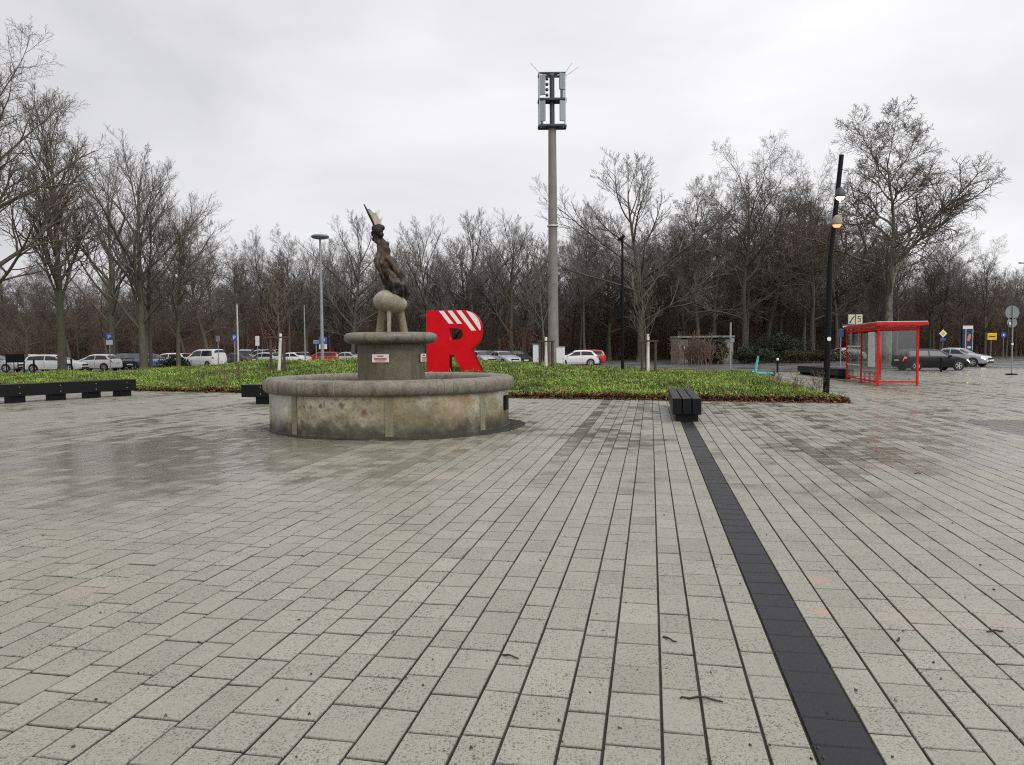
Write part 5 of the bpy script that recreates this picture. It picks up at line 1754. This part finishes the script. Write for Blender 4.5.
car('sedan', SILVER, 345, 84, 174, 'silver blue car left of the fountain pedestal')
car('hatch', SILVER, 483, 74, -62, 'silver car just right of the red letter')
car('hatch', GREY, 493, 78, -66, 'dark grey car in the row right of the red letter')
car('sedan', SILVER, 503, 73, -58, 'light silver car in the row right of the red letter')
car('estate', BLACK, 516, 76, -64, 'black car at the right end of the row beside the letter')
car('hatch', WHITE, 576, 66.5, 177, 'white hatchback facing left on the road beyond the grass', 'cars along the road')
car('estate', REDC, 582, 72.5, 178, 'red car mostly hidden behind the white hatchback', 'cars along the road')
car('estate', BLACK, 703, 78, 178, 'black car parked inside the open concrete hut', 'cars along the road')
car('estate', REDC, 836, 84, 175, 'red car seen far behind the leaning lamp post', 'cars along the road')
car('sedan', WHITE, 843, 80, 178, 'white car behind the left glass of the bus shelter', 'cars along the road')
car('estate', BLACK, 930.5, 48.2, 0, 'black estate car passing right of the bus shelter', 'cars on the road', lit=2, scale=.96)
car('sedan', SILVER, 958, 57, -52, 'silver car with lit headlights behind the black estate', 'cars on the road', lit=1)

# ------------------------------------------------------------------ shrubs
def shrub(name, label, px, Y, wid, hgt, dep, N, pal, seed, z=0.0, cat='shrub', leaf=(.10, .2)):
    x_ = X(px, Y, .5)
    t = thing(name, label, cat, (x_, Y, z))
    r = np.random.default_rng(seed)
    v = r.normal(size=(N, 3)); v /= np.linalg.norm(v, axis=1, keepdims=True)
    lump = 1 + .16 * np.sin(v[:, 0] * 6 + seed) + .14 * np.sin(v[:, 1] * 7 + v[:, 2] * 5)
    rad = (r.random(N) ** .4)[:, None] * lump[:, None]
    p_ = v * rad * np.array([wid / 2, dep / 2, hgt / 2]) + np.array([0, 0, hgt * .5])
    p_[:, 2] = np.maximum(p_[:, 2], .05)
    yaw, el = r.uniform(0, 6.28, N), r.uniform(-.6, 1.1, N)
    h = r.uniform(*leaf, N)
    d = np.stack([np.cos(yaw) * np.cos(el), np.sin(yaw) * np.cos(el), np.sin(el)], 1)
    s_ = np.stack([-np.sin(yaw), np.cos(yaw), r.normal(0, .5, N)], 1)
    vv = np.stack([p_, p_ + d * (h * .5)[:, None] + s_ * (h * .3)[:, None], p_ + d * h[:, None], p_ + d * (h * .5)[:, None] - s_ * (h * .3)[:, None]], 1).reshape(-1, 3)
    pal = np.array(pal)
    c = pal[r.integers(0, len(pal), N)] * r.uniform(.7, 1.3, (N, 1))
    np_mesh('foliage', vv, (np.arange(N) * 4)[:, None] + np.arange(4)[None], M['leafcol'], t, np.repeat(c, 4, 0))
    mb = MB()
    q = random.Random(seed)
    for _ in range(9):
        a = q.uniform(0, 6.28)
        mb.tube([(q.gauss(0, wid * .1), q.gauss(0, dep * .1), -.1), (math.cos(a) * wid * .3, math.sin(a) * dep * .3, hgt * .75)], [.035, .012], 5)
    mb.build('stems', M['brush'], t)
    return t
DG = [(0.018, 0.032, 0.012), (0.03, 0.045, 0.016), (0.04, 0.05, 0.02), (0.022, 0.03, 0.016)]
shrub('shrub', 'dark clipped bush in front of the red and white cars', 175, 60, 2.3, 1.25, 1.8, 2600, DG, 1, bz(X(175, 49, 1), 49) * .3)
shrub('evergreen_shrub', 'tall dark evergreen bush behind the scooter', 776, 76, 6.5, 3.0, 4, 9000, DG, 2)
shrub('evergreen_shrub', 'low dark evergreen bush right of the hut post', 752, 72, 4.2, 1.6, 3, 5000, DG, 3)
shrub('hedge', 'low brownish hedge between scooter and shelter', 815, 73, 9, 1.3, 2.5, 7000, [(0.04, 0.045, 0.018), (0.06, 0.05, 0.022), (0.03, 0.035, 0.014)], 4)
shrub('russet_shrub', 'rust leaved bush behind the thin leaning sapling', 272, 90, 5.5, 7.5, 4, 1700, [(0.16, 0.05, 0.025), (0.12, 0.045, 0.025), (0.09, 0.04, 0.022)], 5, leaf=(.12, .26))
shrub('russet_shrub', 'rust leaved bush below the tree left of the mast', 522, 88, 6, 5.0, 4, 900, [(0.12, 0.042, 0.024), (0.09, 0.035, 0.02)], 6, leaf=(.12, .24))
shrub('evergreen_shrub', 'dark evergreen bush at the right corner of the hut', 720, 71.5, 1.8, 2.6, 1.5, 3000, DG, 7)
def whip_bush(label, px, Y, z, H, seed, n_=1):
    x_ = X(px, Y, .5)
    t = thing('bare_shrub', label, 'shrub', (x_, Y, z))
    o_ = bpy.data.objects.new('stems', brush_mesh(seed, H, n_, M['brush']))
    COL.objects.link(o_); o_.parent = t
for i, (px, Y, H, lab) in enumerate(((222, 31.6, 1.3, 'bare whippy shrub on the grass between long bench and fountain'), (241, 33, .9, 'smaller bare shrub right of the whippy one'),
                                     (777, 25.5, .8, 'bare seedling near the grass tip, leftmost of three'), (797, 25, .8, 'bare seedling in the middle before the leaning lamp'), (815, 24.4, .9, 'bare seedling next to the leaning lamp foot'))):
    x_ = X(px, Y, .5)
    t = thing('bare_shrub', lab, 'shrub', (x_, Y, bz(x_, Y)))
    T = TreeGen(50 + i)
    for _ in range(4):
        T.branch(Vector((random.gauss(0, .1), random.gauss(0, .1), -.05)), Vector((random.gauss(0, .15), random.gauss(0, .15), 1)).normalized(), H * random.uniform(.6, 1.1), .014, 0,
                 spec(n=[6, 4, 3, 2, 2], nc=[(6, 8), (2, 3), (0, 0), (0, 0)], t0=[.2, .1, .1, .1], L1=H * .35, max=2, rmin=.005))
    mm = {}
    for (pt, n_, k), v_ in T.lines.items():
        mm.setdefault(('crown', n_, k), []).extend(v_)
    mm[('trunk', 2, 3)] = [([Vector((0, 0, 0)), Vector((0, 0, .1))], [.01, .01])]
    T.lines = mm
    o_ = bpy.data.objects.new('stems', T.meshes('x', {'trunk': M['brush'], 'crown': M['brush']})['crown'])
    COL.objects.link(o_); o_.parent = t
whip_bush('dense leafless bush in front of the hut and the black car', 697, 69, 0, 2.7, 61, 44)
